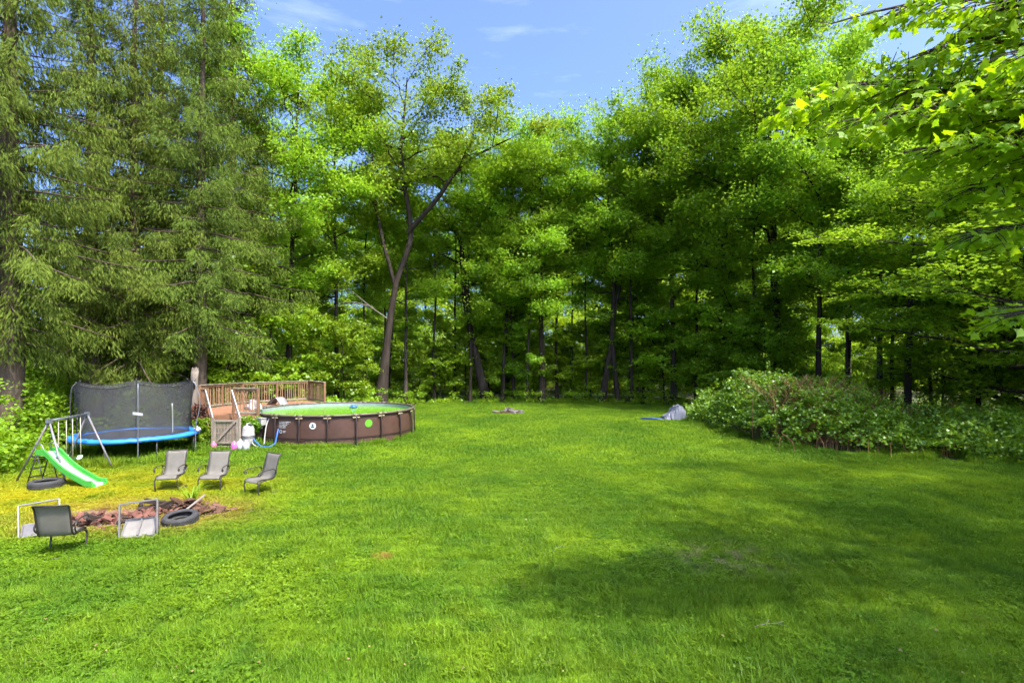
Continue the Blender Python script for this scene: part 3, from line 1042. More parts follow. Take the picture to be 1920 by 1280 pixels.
# each tree one can make out along the edge of the wood: x, y, variant, height, turn, label
EDGE = [
    (-16.0, 38.0, 0, 25.6, 0.4, 'tall maple with a dark forked stem rising behind the wooden pool deck railing'),
    (-13.8, 42.0, 1, 25.0, 2.1, 'straight dark trunked tree just right of the deck railing, behind the round pool'),
    (-8.9, 44.5, 3, 22.5, 1.2, 'slim straight tree close behind the large leaning oak'),
    (-0.8, 46.0, 1, 22.0, 3.6, 'thin dark tree behind the low stone pile, left one of a close pair'),
    (0.15, 46.5, 5, 21.0, 5.1, 'thin tree behind the low stone pile, right one of a close pair'),
    (1.25, 45.3, 3, 22.0, 0.2, 'very slender pale grey tree between the thin pair and the thick dark trunk'),
    (2.55, 45.0, 2, 23.5, 2.9, 'thick dark upright tree near the middle of the far lawn edge'),
    (10.3, 46.2, 3, 23.0, 4.0, 'slim grey tree just right of the trunk that stands on two legs'),
    (13.4, 44.2, 4, 26.0, 1.0, 'leafy tree behind the grey tarp heap at the far lawn corner'),
    (16.2, 41.5, 0, 27.4, 5.4, 'tall broad tree towering behind the left end of the bramble mound'),
    (19.0, 38.0, 2, 28.4, 3.3, 'tallest leafy tree rising behind the middle of the bramble mound'),
    (19.9, 34.6, 5, 23.5, 0.9, 'dark trunked tree above the reddish dead stems of the bramble mound'),
    (22.9, 36.5, 1, 23.0, 2.4, 'tree with a leaning dark stem deep behind the bramble patch'),
    (22.2, 32.2, 4, 19.0, 4.4, 'tree with its trunk slanting left above the bramble patch'),
    (21.5, 29.0, 2, 16.5, 5.9, 'stout pale grey trunked tree standing directly behind the low brambles'),
    (24.4, 31.0, 3, 16.0, 1.7, 'thin dark tree close beside the stout pale grey trunk'),
]
for x, y, v, h, rz, lab in EDGE:
    sc = h / 24.6
    w, c = VAR[v]
    place_tree('broadleaf_tree', w, c, (x, y, -0.03), rz, sc, lab, 'broadleaf trees along the edge of the wood')

# slender stems between the larger ones
sl_ = build_broadleaf(181, [(0, 0, 0, 0.125), (0.1, 0, 5, 0.11), (-0.15, 0.1, 11, 0.085), (0.2, 0.1, 17, 0.055), (0.1, 0.1, 21, 0.02)], 12.5, 21.5, 2.9, nl=11, sub=5, cl=3, lpc=34, leaf=0.16, flat=0.6, rc=(0.5, 1.1), skirt=2)
slw, slc = tree_meshes('slim_tree', sl_, M['bark_dark'], M['leaf_wood'])
for i, (x, y) in enumerate([(-12.2, 44.2), (-10.9, 46.0), (-6.6, 45.4), (-5.1, 47.5), (-3.6, 45.6), (3.9, 46.2), (5.4, 48.6), (6.3, 45.6), (9.9, 44.2), (11.6, 46.8), (14.7, 42.6), (17.6, 38.6), (20.8, 33.0), (24.0, 33.6), (26.4, 30.2), (-18.6, 41.0)]):
    place_tree('slender_tree', slw, slc, (x, y, -0.03), i * 1.7, 0.85 + 0.035 * (i % 6), 'slender pole-like tree at the edge of the wood, thinner than its neighbours', 'slender trees along the wood edge')

# deep wood: trees the picture hardly tells apart
rd = random.Random(11)
for i in range(34):
    x = -46 + i * 2.85 + rd.uniform(-0.9, 0.9)
    y = (50.5 if i % 4 == 0 else 84.0) + rd.uniform(-1.5, 3.0)
    v = rd.randrange(6)
    h = rd.uniform(18.5, 21.5) + (4.5 if x > 12 else 0) + (6 if y > 60 else 0)
    w, c = VAR[v]
    place_tree('deep_wood_tree', w, c, (x, y, -0.03), rd.uniform(0, 6.28), h / 24.6 * rd.uniform(0.95, 1.05), 'leafy tree standing deep in the wood behind the first row', 'trees deep in the wood')

# the large leaning oak behind the pool, limbs as they grow
oak = build_broadleaf(41, [(0, 0, 0, 0.40), (0.5, 0, 4.6, 0.27), (1.10, 0.1, 9.0, 0.22), (2.10, 0, 12.0, 0.20), (2.3, 0.1, 13.6, 0.19), (1.75, 0.3, 17.0, 0.17), (1.5, 0.4, 20.0, 0.12), (2.0, 0.4, 25.0, 0.04)],
                      16.5, 26.4, 4.8, nl=15, sub=6, cl=3, lpc=34, leaf=0.175, flat=0.7, rc=(0.55, 1.15), shape=0.55, low=0.6, fill=0.3,
                      limbs=[[(2.1, 0, 13.2, 0.20), (4.4, -0.9, 15.4, 0.17), (6.4, -1.5, 17.8, 0.12), (9.8, -1.8, 19.5, 0.04)],
                             [(6.0, -0.9, 17.4, 0.10), (7.0, -0.8, 20.0, 0.07), (7.2, -0.6, 22.0, 0.03)],
                             [(1.2, 0, 9.0, 0.16), (0.0, 0.6, 13.0, 0.14), (-0.7, 0.8, 17.0, 0.10), (-0.8, 1.0, 20.5, 0.03)]])
ow, oc = tree_meshes('oak', oak, M['bark_dark'], M['leaf_oak'])
oak_o = place_tree('oak_tree', ow, oc, (-9.9, 40.0, -0.03), 0, 1.0, 'large leaning oak with thin yellowish leaves and long bent limb behind pool')
dq = Quads()
rng = np.random.default_rng(9)
for pts in ([(0.75, 0, 6.6), (-0.6, -0.5, 7.6), (-2.2, -0.9, 8.9), (-4.6, -1.1, 10.2)], [(-0.4, -0.4, 7.5), (-1.8, -0.8, 7.9), (-3.0, -1.0, 7.6), (-4.3, -1.1, 6.6)], [(-2.4, -0.9, 9.0), (-3.2, -1.3, 8.7), (-3.9, -1.5, 9.2)]):
    V, F = tube_arrays(spline(pts, 9), np.linspace(0.06, 0.015, 9), 5)
    dq.add(V, F)
dv, df_ = dq.arrays()
o = link('dead_branch', mesh_quads('dead_branch', dv, df_, True), oak_o, M['dead_wood'])
o['label'] = 'bare bleached dead branch'

# tree that leans left from a dark foot
lean = build_broadleaf(52, [(0, 0, 0, 0.40), (-1.1, 0, 4.8, 0.30), (-2.0, 0.2, 10, 0.28), (-2.2, 0.5, 16, 0.16), (-2.2, 0.6, 21, 0.04)], 8.5, 22.0, 5.0, nl=20, sub=6, cl=4, lpc=50, leaf=0.16, flat=0.62, rc=(0.5, 1.35), skirt=3, fill=0.22)
lw, lc = tree_meshes('leaning_tree', lean, M['bark_dark'], M['leaf_wood'])
place_tree('leaning_tree', lw, lc, (-2.2, 46.3, -0.03), 0, 1.0, 'dark trunk leaning to the left behind the far lawn, right of the oak')

# tree on two legs
twin = build_broadleaf(63, [(-0.75, 0, 0, 0.28), (-0.25, 0, 3.4, 0.23), (0.05, 0, 5.6, 0.22), (0.25, 0.1, 10, 0.20), (-0.2, 0.3, 16, 0.13), (0.1, 0.3, 22, 0.04)], 8.5, 23.4, 5.4, nl=20, sub=6, cl=4, lpc=50, leaf=0.16, flat=0.62, rc=(0.5, 1.35), skirt=3, fill=0.22,
                       limbs=[[(0.2, 0, 7.0, 0.16), (1.0, 0.2, 11, 0.12), (1.8, 0.4, 15, 0.08), (2.2, 0.4, 19, 0.03)]])
q = Quads(); q.add(*twin[0])
V, F = tube_arrays(spline([(0.62, 0, -0.02), (0.30, 0, 3.0), (0.06, 0, 5.7)], 7), np.linspace(0.24, 0.18, 7), 9); q.add(V, F)
tw, tc_ = tree_meshes('twin', (q.arrays(), twin[1]), M['bark_dark'], M['leaf_maple'])
place_tree('twin_stem_tree', tw, tc_, (8.35, 45.0, -0.03), 0, 1.0, 'dark tree whose two legs join into one trunk at the far lawn edge')

# broad maple with layered boughs by the brambles
bm_ = build_broadleaf(74, [(0, 0, 0, 0.36), (-0.1, 0, 4, 0.32), (-0.3, 0.2, 9, 0.24), (-0.3, 0.4, 15, 0.12), (-0.2, 0.4, 19, 0.04)], 3.0, 20.0, 6.6, nl=34, sub=11, cl=4, lpc=44, leaf=0.15, flat=0.30, rc=(0.6, 1.1), shape=0.45, low=0.95, tilt=0.55, inner=0.08)
bw, bc = tree_meshes('layered_maple', bm_, M['bark_dark'], M['leaf_maple'])
place_tree('layered_maple_tree', bw, bc, (22.4, 21.8, -0.03), 0.3, 0.98, 'broad maple with layered bright green boughs hanging over the brambles', sz=0.68)
gt = build_broadleaf(171, [(0, 0, 0, 0.26), (0.1, 0, 4, 0.22), (0.3, 0.2, 10, 0.17), (0.4, 0.2, 17, 0.10), (0.4, 0.2, 23, 0.04)], 8.0, 24.0, 5.4, nl=20, sub=6, cl=3, lpc=20, leaf=0.19, flat=0.6, rc=(0.5, 1.3), fill=0.4)
gtw, gtc = tree_meshes('garden_tree', gt, M['bark_grey'], M['leaf_maple'])
for x, y, h, rz in ((15.4, -0.2, 22, 0.3), (18.6, 5.0, 22, 1.9), (15.5, -4.2, 21, 3.3), (22.6, 8.2, 21, 4.7), (20.6, -1.0, 22, 5.6), (26.0, 3.4, 22, 2.6)):
    place_tree('garden_tree', gtw, gtc, (x, y, -0.03), rz, h / 24.6, 'tall garden tree beyond the right picture edge, shading the lawn', 'trees shading the lawn from outside the picture')
place_tree('layered_maple_tree', bw, bc, (25.2, 27.0, -0.03), 2.9, 0.80, 'smaller layered maple filling the gap behind the broad maple', sz=0.75)

# saplings inside the wood
SAP = []
for k in range(3):
    d = build_broadleaf(200 + k, [(0, 0, 0, 0.06), (0.1, 0, 2.5, 0.05), (0.25, 0.1, 5.5, 0.02)], 1.2, 6.6, 2.3, nl=14, sub=5, cl=3, lpc=42, leaf=0.17, flat=0.4, rc=(0.4, 0.75), low=0.8)
    SAP.append(tree_meshes('sapling_%d' % k, d, M['bark_dark'], M['leaf_far_lit'] if k == 0 else M['leaf_bright']))
rs = random.Random(21)
sap_spots = []
for i in range(46):
    x = -40 + i * 1.85 + rs.uniform(-0.8, 0.8)
    y = rs.uniform(57, 64)
    sap_spots.append((x, y))
sap_spots += [(-19.5, 33.5), (-17.2, 35.0), (-22.5, 32.0), (-24.0, 29.0), (-25.5, 34.0), (-18.6, 30.6), (26.5, 28.5), (25.0, 25.5), (28.0, 24.0), (17.4, 37.0), (15.0, 39.5), (28.5, 31), (-12.4, 39.5), (-6.2, 46.2), (5.2, 47), (-4.2, 48.2), (-0.4, 49), (2.0, 48.4), (7.2, 48.6), (10.9, 48), (13.9, 45.6), (16.0, 42.8), (18.4, 39.6), (12.8, 44.8), (16.8, 40.2), (26.0, 26.5), (27.5, 34)]
for i, (x, y) in enumerate(sap_spots):
    w, c = SAP[i % 3]
    place_tree('sapling', w, c, (x, y, -0.03), rs.uniform(0, 6.28), rs.uniform(0.6, 1.4), 'young leafy sapling growing under the trees of the wood', 'saplings in the wood')

# ------------------------------------------------------------------ spruces
SPR = []
for k, (h, rm, zl, br) in enumerate([(27, 6.0, 4.6, 0.46), (28, 5.1, 5.2, 0.36), (25, 5.0, 3.4, 0.30)]):
    SPR.append(tree_meshes('spruce_%d' % k, build_spruce(300 + k, h, rm, zl, br, dens=[1.35, 1.3, 1.25][k]), M['bark_spruce'], M['needle']))
SPRUCES = [
    (-20.6, 22.0, 0, 0.0, 1.00, 'massive spruce with a stout scarred trunk at the left picture edge'),
    (-21.3, 27.2, 1, 1.0, 1.00, 'spruce standing behind the left half of the trampoline net'),
    (-19.9, 28.2, 2, 2.3, 1.05, 'drooping spruce whose trunk rises behind the middle of the trampoline'),
    (-20.6, 31.0, 1, 4.1, 1.02, 'dark spruce trunk in deep shade behind the trampoline, right of the middle one'),
    (-16.9, 28.9, 1, 3.0, 0.97, 'slim trunked spruce standing just left of the deck railing'),
    (-18.0, 34.2, 2, 0.7, 1.18, 'wide spruce with boughs sweeping low behind the back corner of the deck'),
]
for x, y, v, rz, s, lab in SPRUCES:
    w, c = SPR[v]
    place_tree('spruce_tree', w, c, (x, y, -0.03), rz, s, lab, 'spruces on the left of the lawn')

# ------------------------------------------------------------------ undergrowth (uncountable leaves)
def undergrowth():
    rng = np.random.default_rng(31)
    C, RC, S = [], [], []
    def region(n, x0, x1, y0, y1, h0, h1, r0, r1, shape=None):
        for i in range(n):
            x, y = rng.uniform(x0, x1), rng.uniform(y0, y1)
            if shape is not None and not shape(x, y): continue
            hh = h0 + (h1 - h0) * (0.5 + 0.5 * math.sin(x * 1.3 + y * 0.7)) * rng.uniform(0.4, 1)
            for z in np.arange(0.2, hh + 0.2, 0.6):
                C.append((x + rng.normal(0, 0.25), y + rng.normal(0, 0.25), z)); RC.append(rng.uniform(r0, r1))
    out_lawn = lambda x, y: not bool(inside(x, y, LAWN))
    region(260, -27, -15.2, 19.5, 37, 0.3, 2.8, 0.4, 0.8, out_lawn)
    region(150, -19.5, -15.0, 13.8, 19.5, 0.3, 1.9, 0.3, 0.6, out_lawn)
    region(330, -17, 15, 43.0, 48.5, 0.1, 1.7, 0.25, 0.7, out_lawn)
    region(210, -48, 44, 58, 66, 0.6, 5.0, 0.6, 1.2)
    region(110, -16, -9, 32.5, 42, 0.2, 1.8, 0.3, 0.7, out_lawn)
    region(170, 13, 31, 27, 42, 0.3, 3.2, 0.4, 0.9, out_lawn)
    region(50, 20, 30, 15.5, 24, 0.3, 2.2, 0.35, 0.7, out_lawn)
    C_, R_ = np.array(C), np.array(RC)
    P = scatter_clumps(rng, C_, R_, 42, 0.6)
    P = P[P[:, 2] > 0.03]
    V, F = kite_leaves(rng, P, np.where(P[:, 1] > 50, 0.24, 0.15), 0.6)
    o = link('undergrowth', mesh_quads('undergrowth', V, F), None, M['leaf_bright'])
    tag(o, 'mixed leafy undergrowth filling the floor of the wood', 'undergrowth', kind='stuff')
undergrowth()

def far_wood():
    rng = np.random.default_rng(32)
    n = 1350
    x = rng.uniform(-75, 75, n); y = rng.uniform(64, 77, n); z = rng.uniform(0, 1, n) ** 1.25 * 17.0 * (0.7 + 0.3 * np.sin(x * 0.35))
    P = scatter_clumps(rng, np.stack([x, y, z], 1), rng.uniform(1.2, 2.2, n), 92, 0.7)
    P = P[P[:, 2] > 0.1]
    V, F = kite_leaves(rng, P, np.full(len(P), 0.34), 0.9)
    tag(link('far_wood', mesh_quads('far_wood', V, F), None, M['leaf_far_lit']), 'sunlit foliage of the far wood seen between the trunks', 'wood', kind='stuff')
far_wood()

# ------------------------------------------------------------------ bramble mound on the right
EDGE_B = [(11.4, 35.0), (10.5, 31.4), (10.4, 26.0), (10.9, 22.0), (13.6, 20.1), (17.8, 18.3), (24.5, 16.2)]
def bramble():
    rng = np.random.default_rng(51)
    def dist(x, y):
        d = np.full(x.shape, 1e9)
        for (x0, y0), (x1, y1) in zip(EDGE_B[:-1], EDGE_B[1:]):
            ex, ey = x1 - x0, y1 - y0
            t = np.clip(((x - x0) * ex + (y - y0) * ey) / (ex * ex + ey * ey), 0, 1)
            d = np.minimum(d, np.hypot(x - x0 - t * ex, y - y0 - t * ey))
        return d
    poly = EDGE_B + [(26, 21), (19, 27), (15.5, 34)]
    n = 12500
    x, y = rng.uniform(10, 26, n), rng.uniform(16, 35.5, n)
    k = inside(x, y, poly)
    x, y = x[k], y[k]
    d = dist(x, y)
    mound = 1.80 * np.exp(-(((x - 12.9) / 3.4) ** 2 + ((y - 26.0) / 4.8) ** 2)) + 1.02 + 0.32 * np.sin(x * 1.1) * np.cos(y * 0.9) + 0.22 * np.sin(x * 3.1 + y) * np.sin(y * 2.3)
    mound = np.where(x > 18.5, np.minimum(mound, 1.65), mound)
    mound = np.minimum(mound, 2.75 + 0.25 * np.sin(x * 2.7 + 2 * np.sin(y * 1.9)))
    h = mound * np.clip(0.32 + d / 1.7, 0, 1) + np.abs(rng.normal(0, 0.16, len(x)))
    z = h * rng.uniform(0.05, 1, len(x)) ** 0.45
    # long arching shoots standing out of the mound
    k = rng.choice(len(x), 420)
    sx_, sy_, sh_ = x[k], y[k], h[k]
    a = rng.uniform(0, 6.28, 420); ln = rng.uniform(0.3, 0.9, 420)
    SP = []
    for t in np.linspace(0, 1, 9):
        SP.append(np.stack([sx_ + np.cos(a) * ln * 0.7 * t ** 1.6, sy_ + np.sin(a) * ln * 0.7 * t ** 1.6, sh_ - 0.15 + ln * (t - 0.35 * t * t)], 1))
    SP = np.concatenate(SP)
    SP = np.repeat(SP, 4, axis=0) + rng.normal(0, 0.06, (len(SP) * 4, 3))
    gap = (np.abs(x - 13.4) < 1.3) & (d < 0.9) & (z < 0.5) & (rng.uniform(0, 1, len(x)) < 0.5)            # bare stems showing low at the front
    gap |= (np.abs(x - 15.6) < 0.7) & (d < 0.8) & (z < 0.5)
    x, y, z = x[~gap], y[~gap], np.maximum(z[~gap], 0.12)
    P = scatter_clumps(rng, np.stack([x, y, z], 1), rng.uniform(0.16, 0.40, len(x)), 15, 0.6)
    P = np.concatenate([P, SP])
    P = P[P[:, 2] > 0.02]
    o = empty('bramble_mound', (13.5, 23.5, 0), 0, 'wide leafy bramble mound with reddish dead stems on the right of the lawn', 'bramble')
    P = P - np.array([13.5, 23.5, 0])
    V, F = kite_leaves(rng, P, np.full(len(P), 0.108), 0.8, 0.45)
    tag(link('foliage', mesh_quads('bramble_foliage', V, F), o, M['leaf_bramble']), kind='stuff')
    q = Quads()
    def stems(n, cx, cy, sx, sy, h0, h1):
        for i in range(n):
            bx, by = cx + rng.normal(0, sx), cy + rng.normal(0, sy)
            hh = rng.uniform(h0, h1)
            a = rng.uniform(0, 6.28); l = rng.uniform(0.1, 0.7) * hh
            V, F = tube_arrays(spline([(bx, by, 0), (bx + l * 0.2 * math.cos(a), by + l * 0.2 * math.sin(a), hh * 0.6), (bx + l * math.cos(a), by + l * math.sin(a), hh)], 5), np.linspace(0.016, 0.008, 5), 3)
            q.add(V - np.array([13.5, 23.5, 0]), F)
    stems(40, 13.4, 21.2, 1.2, 0.4, 0.3, 0.8)
    stems(40, 15.8, 20.3, 1.3, 0.4, 0.3, 0.7)
    stems(220, 12.9, 23.4, 0.7, 0.6, 2.2, 3.0)
    stems(150, 14.8, 23.4, 0.8, 0.4, 1.9, 2.5)
    stems(60, 17.2, 22.5, 1.2, 0.4, 1.5, 1.9)
    v, f = q.arrays()
    tag(link('dead_stems', mesh_quads('bramble_stems', v, f, True), o, M['dead_leaf']), 'reddish brown dead canes', kind='stuff')
bramble()

# ------------------------------------------------------------------ near maple, boughs reaching in from the right
def maple_leaf_outline():
    half = [(0.0, 0.0), (0.16, -0.13), (0.44, -0.10), (0.36, 0.06), (0.62, 0.20), (0.86, 0.34), (0.66, 0.42), (0.62, 0.58), (0.36, 0.56), (0.30, 0.78), (0.16, 0.86), (0.0, 1.20)]
    right = half
    left = [(-x, y) for x, y in half[-2:0:-1]]
    return np.array(right + left)
OUTL = maple_leaf_outline()
def leaf_verts():
    c = np.array([[0.0, 0.38]])
    P = np.concatenate([c, OUTL])
    z = -0.16 * (P[:, 0] ** 2) * 1.6 - 0.12 * np.maximum(0, P[:, 1] - 0.2) ** 2 + 0.05 * np.abs(P[:, 0])
    return np.stack([P[:, 0], P[:, 1], z], 1)
LEAF3 = leaf_verts()
LN = len(OUTL)
LEAF_T = np.array([(0, 1 + i, 1 + (i + 1) % LN) for i in range(LN)])
leaf_me = []
for k in range(3):
    V = LEAF3.copy()
    rngk = np.random.default_rng(k)
    V[1:, :2] *= 1 + rngk.normal(0, 0.05, (LN, 1))
    V[:, 2] *= [1.0, 1.8, 0.4][k]
    me = mesh_quads('maple_leaf_blade', V, LEAF_T); me.materials.append(M['leaf_near'])
    leaf_me.append(me)

def near_maple():
    rng = np.random.default_rng(88)
    base = np.array([9.6, 7.6, 0.0])
    root = empty('maple_tree', tuple(base), 0, 'close maple whose large bright leaves hang in from the upper right corner', 'tree')
    W = Quads()
    tr = spline([(0, 0, 0, 0.30), (0.05, 0, 2.2, 0.26), (0, 0.1, 5.0, 0.22), (-0.1, 0.1, 9.0, 0.13), (0, 0, 13.0, 0.03)], 14)
    V, F = tube_arrays(tr[:, :3], tr[:, 3], 10); W.add(V, F)
    hand = [
        [(9.6, 7.6, 4.6), (6.9, 6.6, 6.35), (4.5, 5.9, 6.62), (2.98, 5.55, 6.28)],
        [(8.0, 7.0, 5.7), (5.9, 6.0, 6.2), (4.6, 5.5, 6.25), (3.45, 5.2, 5.95)],
        [(9.6, 7.6, 5.2), (7.2, 6.3, 6.9), (5.2, 5.6, 7.35), (3.95, 5.3, 7.15)],
        [(9.6, 7.6, 4.2), (7.2, 6.2, 5.3), (5.4, 5.6, 5.85), (4.15, 5.35, 5.72)],
        [(9.6, 7.6, 5.6), (7.6, 6.0, 6.6), (6.0, 5.2, 6.7), (4.7, 4.9, 6.45)],
        [(9.6, 7.6, 3.9), (7.7, 6.8, 4.7), (6.3, 6.3, 5.15), (5.25, 6.1, 5.02)],
        [(9.6, 7.6, 3.4), (7.8, 6.9, 4.0), (6.6, 6.5, 4.25), (5.85, 6.2, 4.12)],
    ]
    hand += [
        [(7.2, 6.6, 6.2), (5.6, 6.3, 6.75), (4.4, 6.2, 6.85), (3.4, 6.1, 6.6)],
        [(7.0, 6.4, 6.6), (5.8, 5.9, 7.0), (4.9, 5.7, 7.05), (4.3, 5.6, 6.8)],
        [(7.4, 6.3, 5.4), (6.2, 5.9, 6.1), (5.3, 5.8, 6.35), (4.5, 5.7, 6.2)],
        [(7.6, 6.2, 6.9), (6.4, 5.8, 7.3), (5.6, 5.6, 7.4), (5.0, 5.5, 7.2)],
        [(7.5, 6.2, 5.5), (6.4, 5.7, 5.9), (5.6, 5.4, 6.0), (5.0, 5.3, 5.8)],
        [(7.8, 6.6, 5.0), (6.6, 6.2, 5.5), (5.8, 6.0, 5.65), (5.1, 5.9, 5.5)],
        [(8.0, 6.4, 7.4), (6.9, 6.1, 7.7), (6.1, 6.0, 7.7), (5.5, 5.9, 7.5)],
        [(7.9, 6.2, 6.2), (6.8, 5.7, 6.6), (6.0, 5.5, 6.65), (5.4, 5.4, 6.4)],
    ]
    NH = len(hand)
    limbs = [spline(np.array(h) - base, 12) for h in hand]
    for i in range(20):
        u = (i + 0.5) / 20
        az = i * 2.4 + 0.4
        L = 4.6 * math.sqrt(max(0.06, 1 - u ** 2))
        z0 = 4.2 + 8.2 * u
        if z0 < 7.5 and math.cos(az) < -0.2: z0 += 4
        p = np.array([0, 0, z0]); e = np.array([math.cos(az) * L, math.sin(az) * L, z0 + 0.4 + 1.1 * u])
        limbs.append(bez(p, (p + e) / 2 + np.array([0, 0, 0.6]), e, 12))
    PP, TT, NN, SS = [], [], [], []
    for li, P in enumerate(limbs):
        V, F = tube_arrays(P, np.linspace(0.036 if li < NH else 0.06, 0.008, 12), 6); W.add(V, F)
        seg = np.linalg.norm(np.diff(P, axis=0), axis=1)
        Ltot = seg.sum()
        step = 0.047 if li < NH else 0.45
        s = (0.16 if li < NH else 0.30) * Ltot
        sidei = 1
        while s < Ltot:
            t = s / Ltot * 11
            k = min(10, int(t))
            p = P[k] + (P[k + 1] - P[k]) * (t - k)
            d = unit(P[k + 1] - P[k])
            side = unit(np.cross(d, np.array([0, 0, 1.0]))) * sidei
            sidei *= -1
            tl = (0.95 - 0.5 * (s / Ltot)) * rng.uniform(0.6, 1.2)
            dd = unit(d * rng.uniform(0.5, 1.1) + side * rng.uniform(0.5, 1.0) + np.array([0, 0, rng.uniform(-0.35, 0.3)]))
            e = p + dd * tl + np.array([0, 0, -0.10 * tl])
            V, F = tube_arrays(bez(p, (p + e) / 2 + np.array([0, 0, 0.05]), e, 4), np.linspace(0.009, 0.004, 4), 3); W.add(V, F)
            m = max(3, int(tl / 0.085))
            for j in range(m):
                f = 0.2 + 0.8 * (j + rng.uniform(0, 1)) / m
                q0 = p + (e - p) * f
                a = rng.uniform(-1.5, 1.5)
                out = np.array([dd[0] * math.cos(a) - dd[1] * math.sin(a), dd[0] * math.sin(a) + dd[1] * math.cos(a), -rng.uniform(0.15, 1.1)])
                out = unit(out)
                q1 = q0 + out * rng.uniform(0.03, 0.10)
                nn = unit(np.array([rng.normal(0, 0.6), rng.normal(0, 0.6), 1.0]))
                PP.append(q1); TT.append(out); NN.append(nn); SS.append(rng.uniform(0.054, 0.100))
            s += step * rng.uniform(0.7, 1.3)
    wv, wf = W.arrays()
    link('trunk', mesh_quads('near_maple_trunk', wv, wf, True), root, M['bark_grey'])
    P, T, N, S = map(np.array, (PP, TT, NN, SS))
    N = unit(N - T * np.sum(N * T, 1, keepdims=True))
    B = np.cross(T, N)
    # the 300 leaves that show largest become leaves of their own
    wp = P + base
    inx = (np.abs(wp[:, 0]) < wp[:, 1] * 0.955) & ((wp[:, 2] - 3.6) < wp[:, 1] * 0.67) & (wp[:, 1] > 1)
    size = np.where(inx, S / wp[:, 1], 0)
    order = np.argsort(-size)
    single = order[:300]
    rest = np.setdiff1d(np.arange(len(P)), single)
    for i in single:
        o = bpy.data.objects.new('leaf', leaf_me[int(i) % 3])
        COL.objects.link(o)
        o.parent = root
        m = Matrix(((B[i][0], T[i][0], N[i][0], P[i][0]), (B[i][1], T[i][1], N[i][1], P[i][1]), (B[i][2], T[i][2], N[i][2], P[i][2]), (0, 0, 0, 1)))
        o.matrix_local = m @ Matrix.Scale(float(S[i]), 4)
    L = LEAF3[None] * S[rest][:, None, None]
    V = P[rest][:, None, :] + L[..., 0:1] * B[rest][:, None, :] + L[..., 1:2] * T[rest][:, None, :] + L[..., 2:3] * N[rest][:, None, :]
    nv = LN + 1
    F = (np.arange(len(rest))[:, None, None] * nv + LEAF_T[None]).reshape(-1, 3)
    tag(link('foliage', mesh_quads('near_maple_foliage', V.reshape(-1, 3), F), root, M['leaf_near']), kind='stuff')
near_maple()

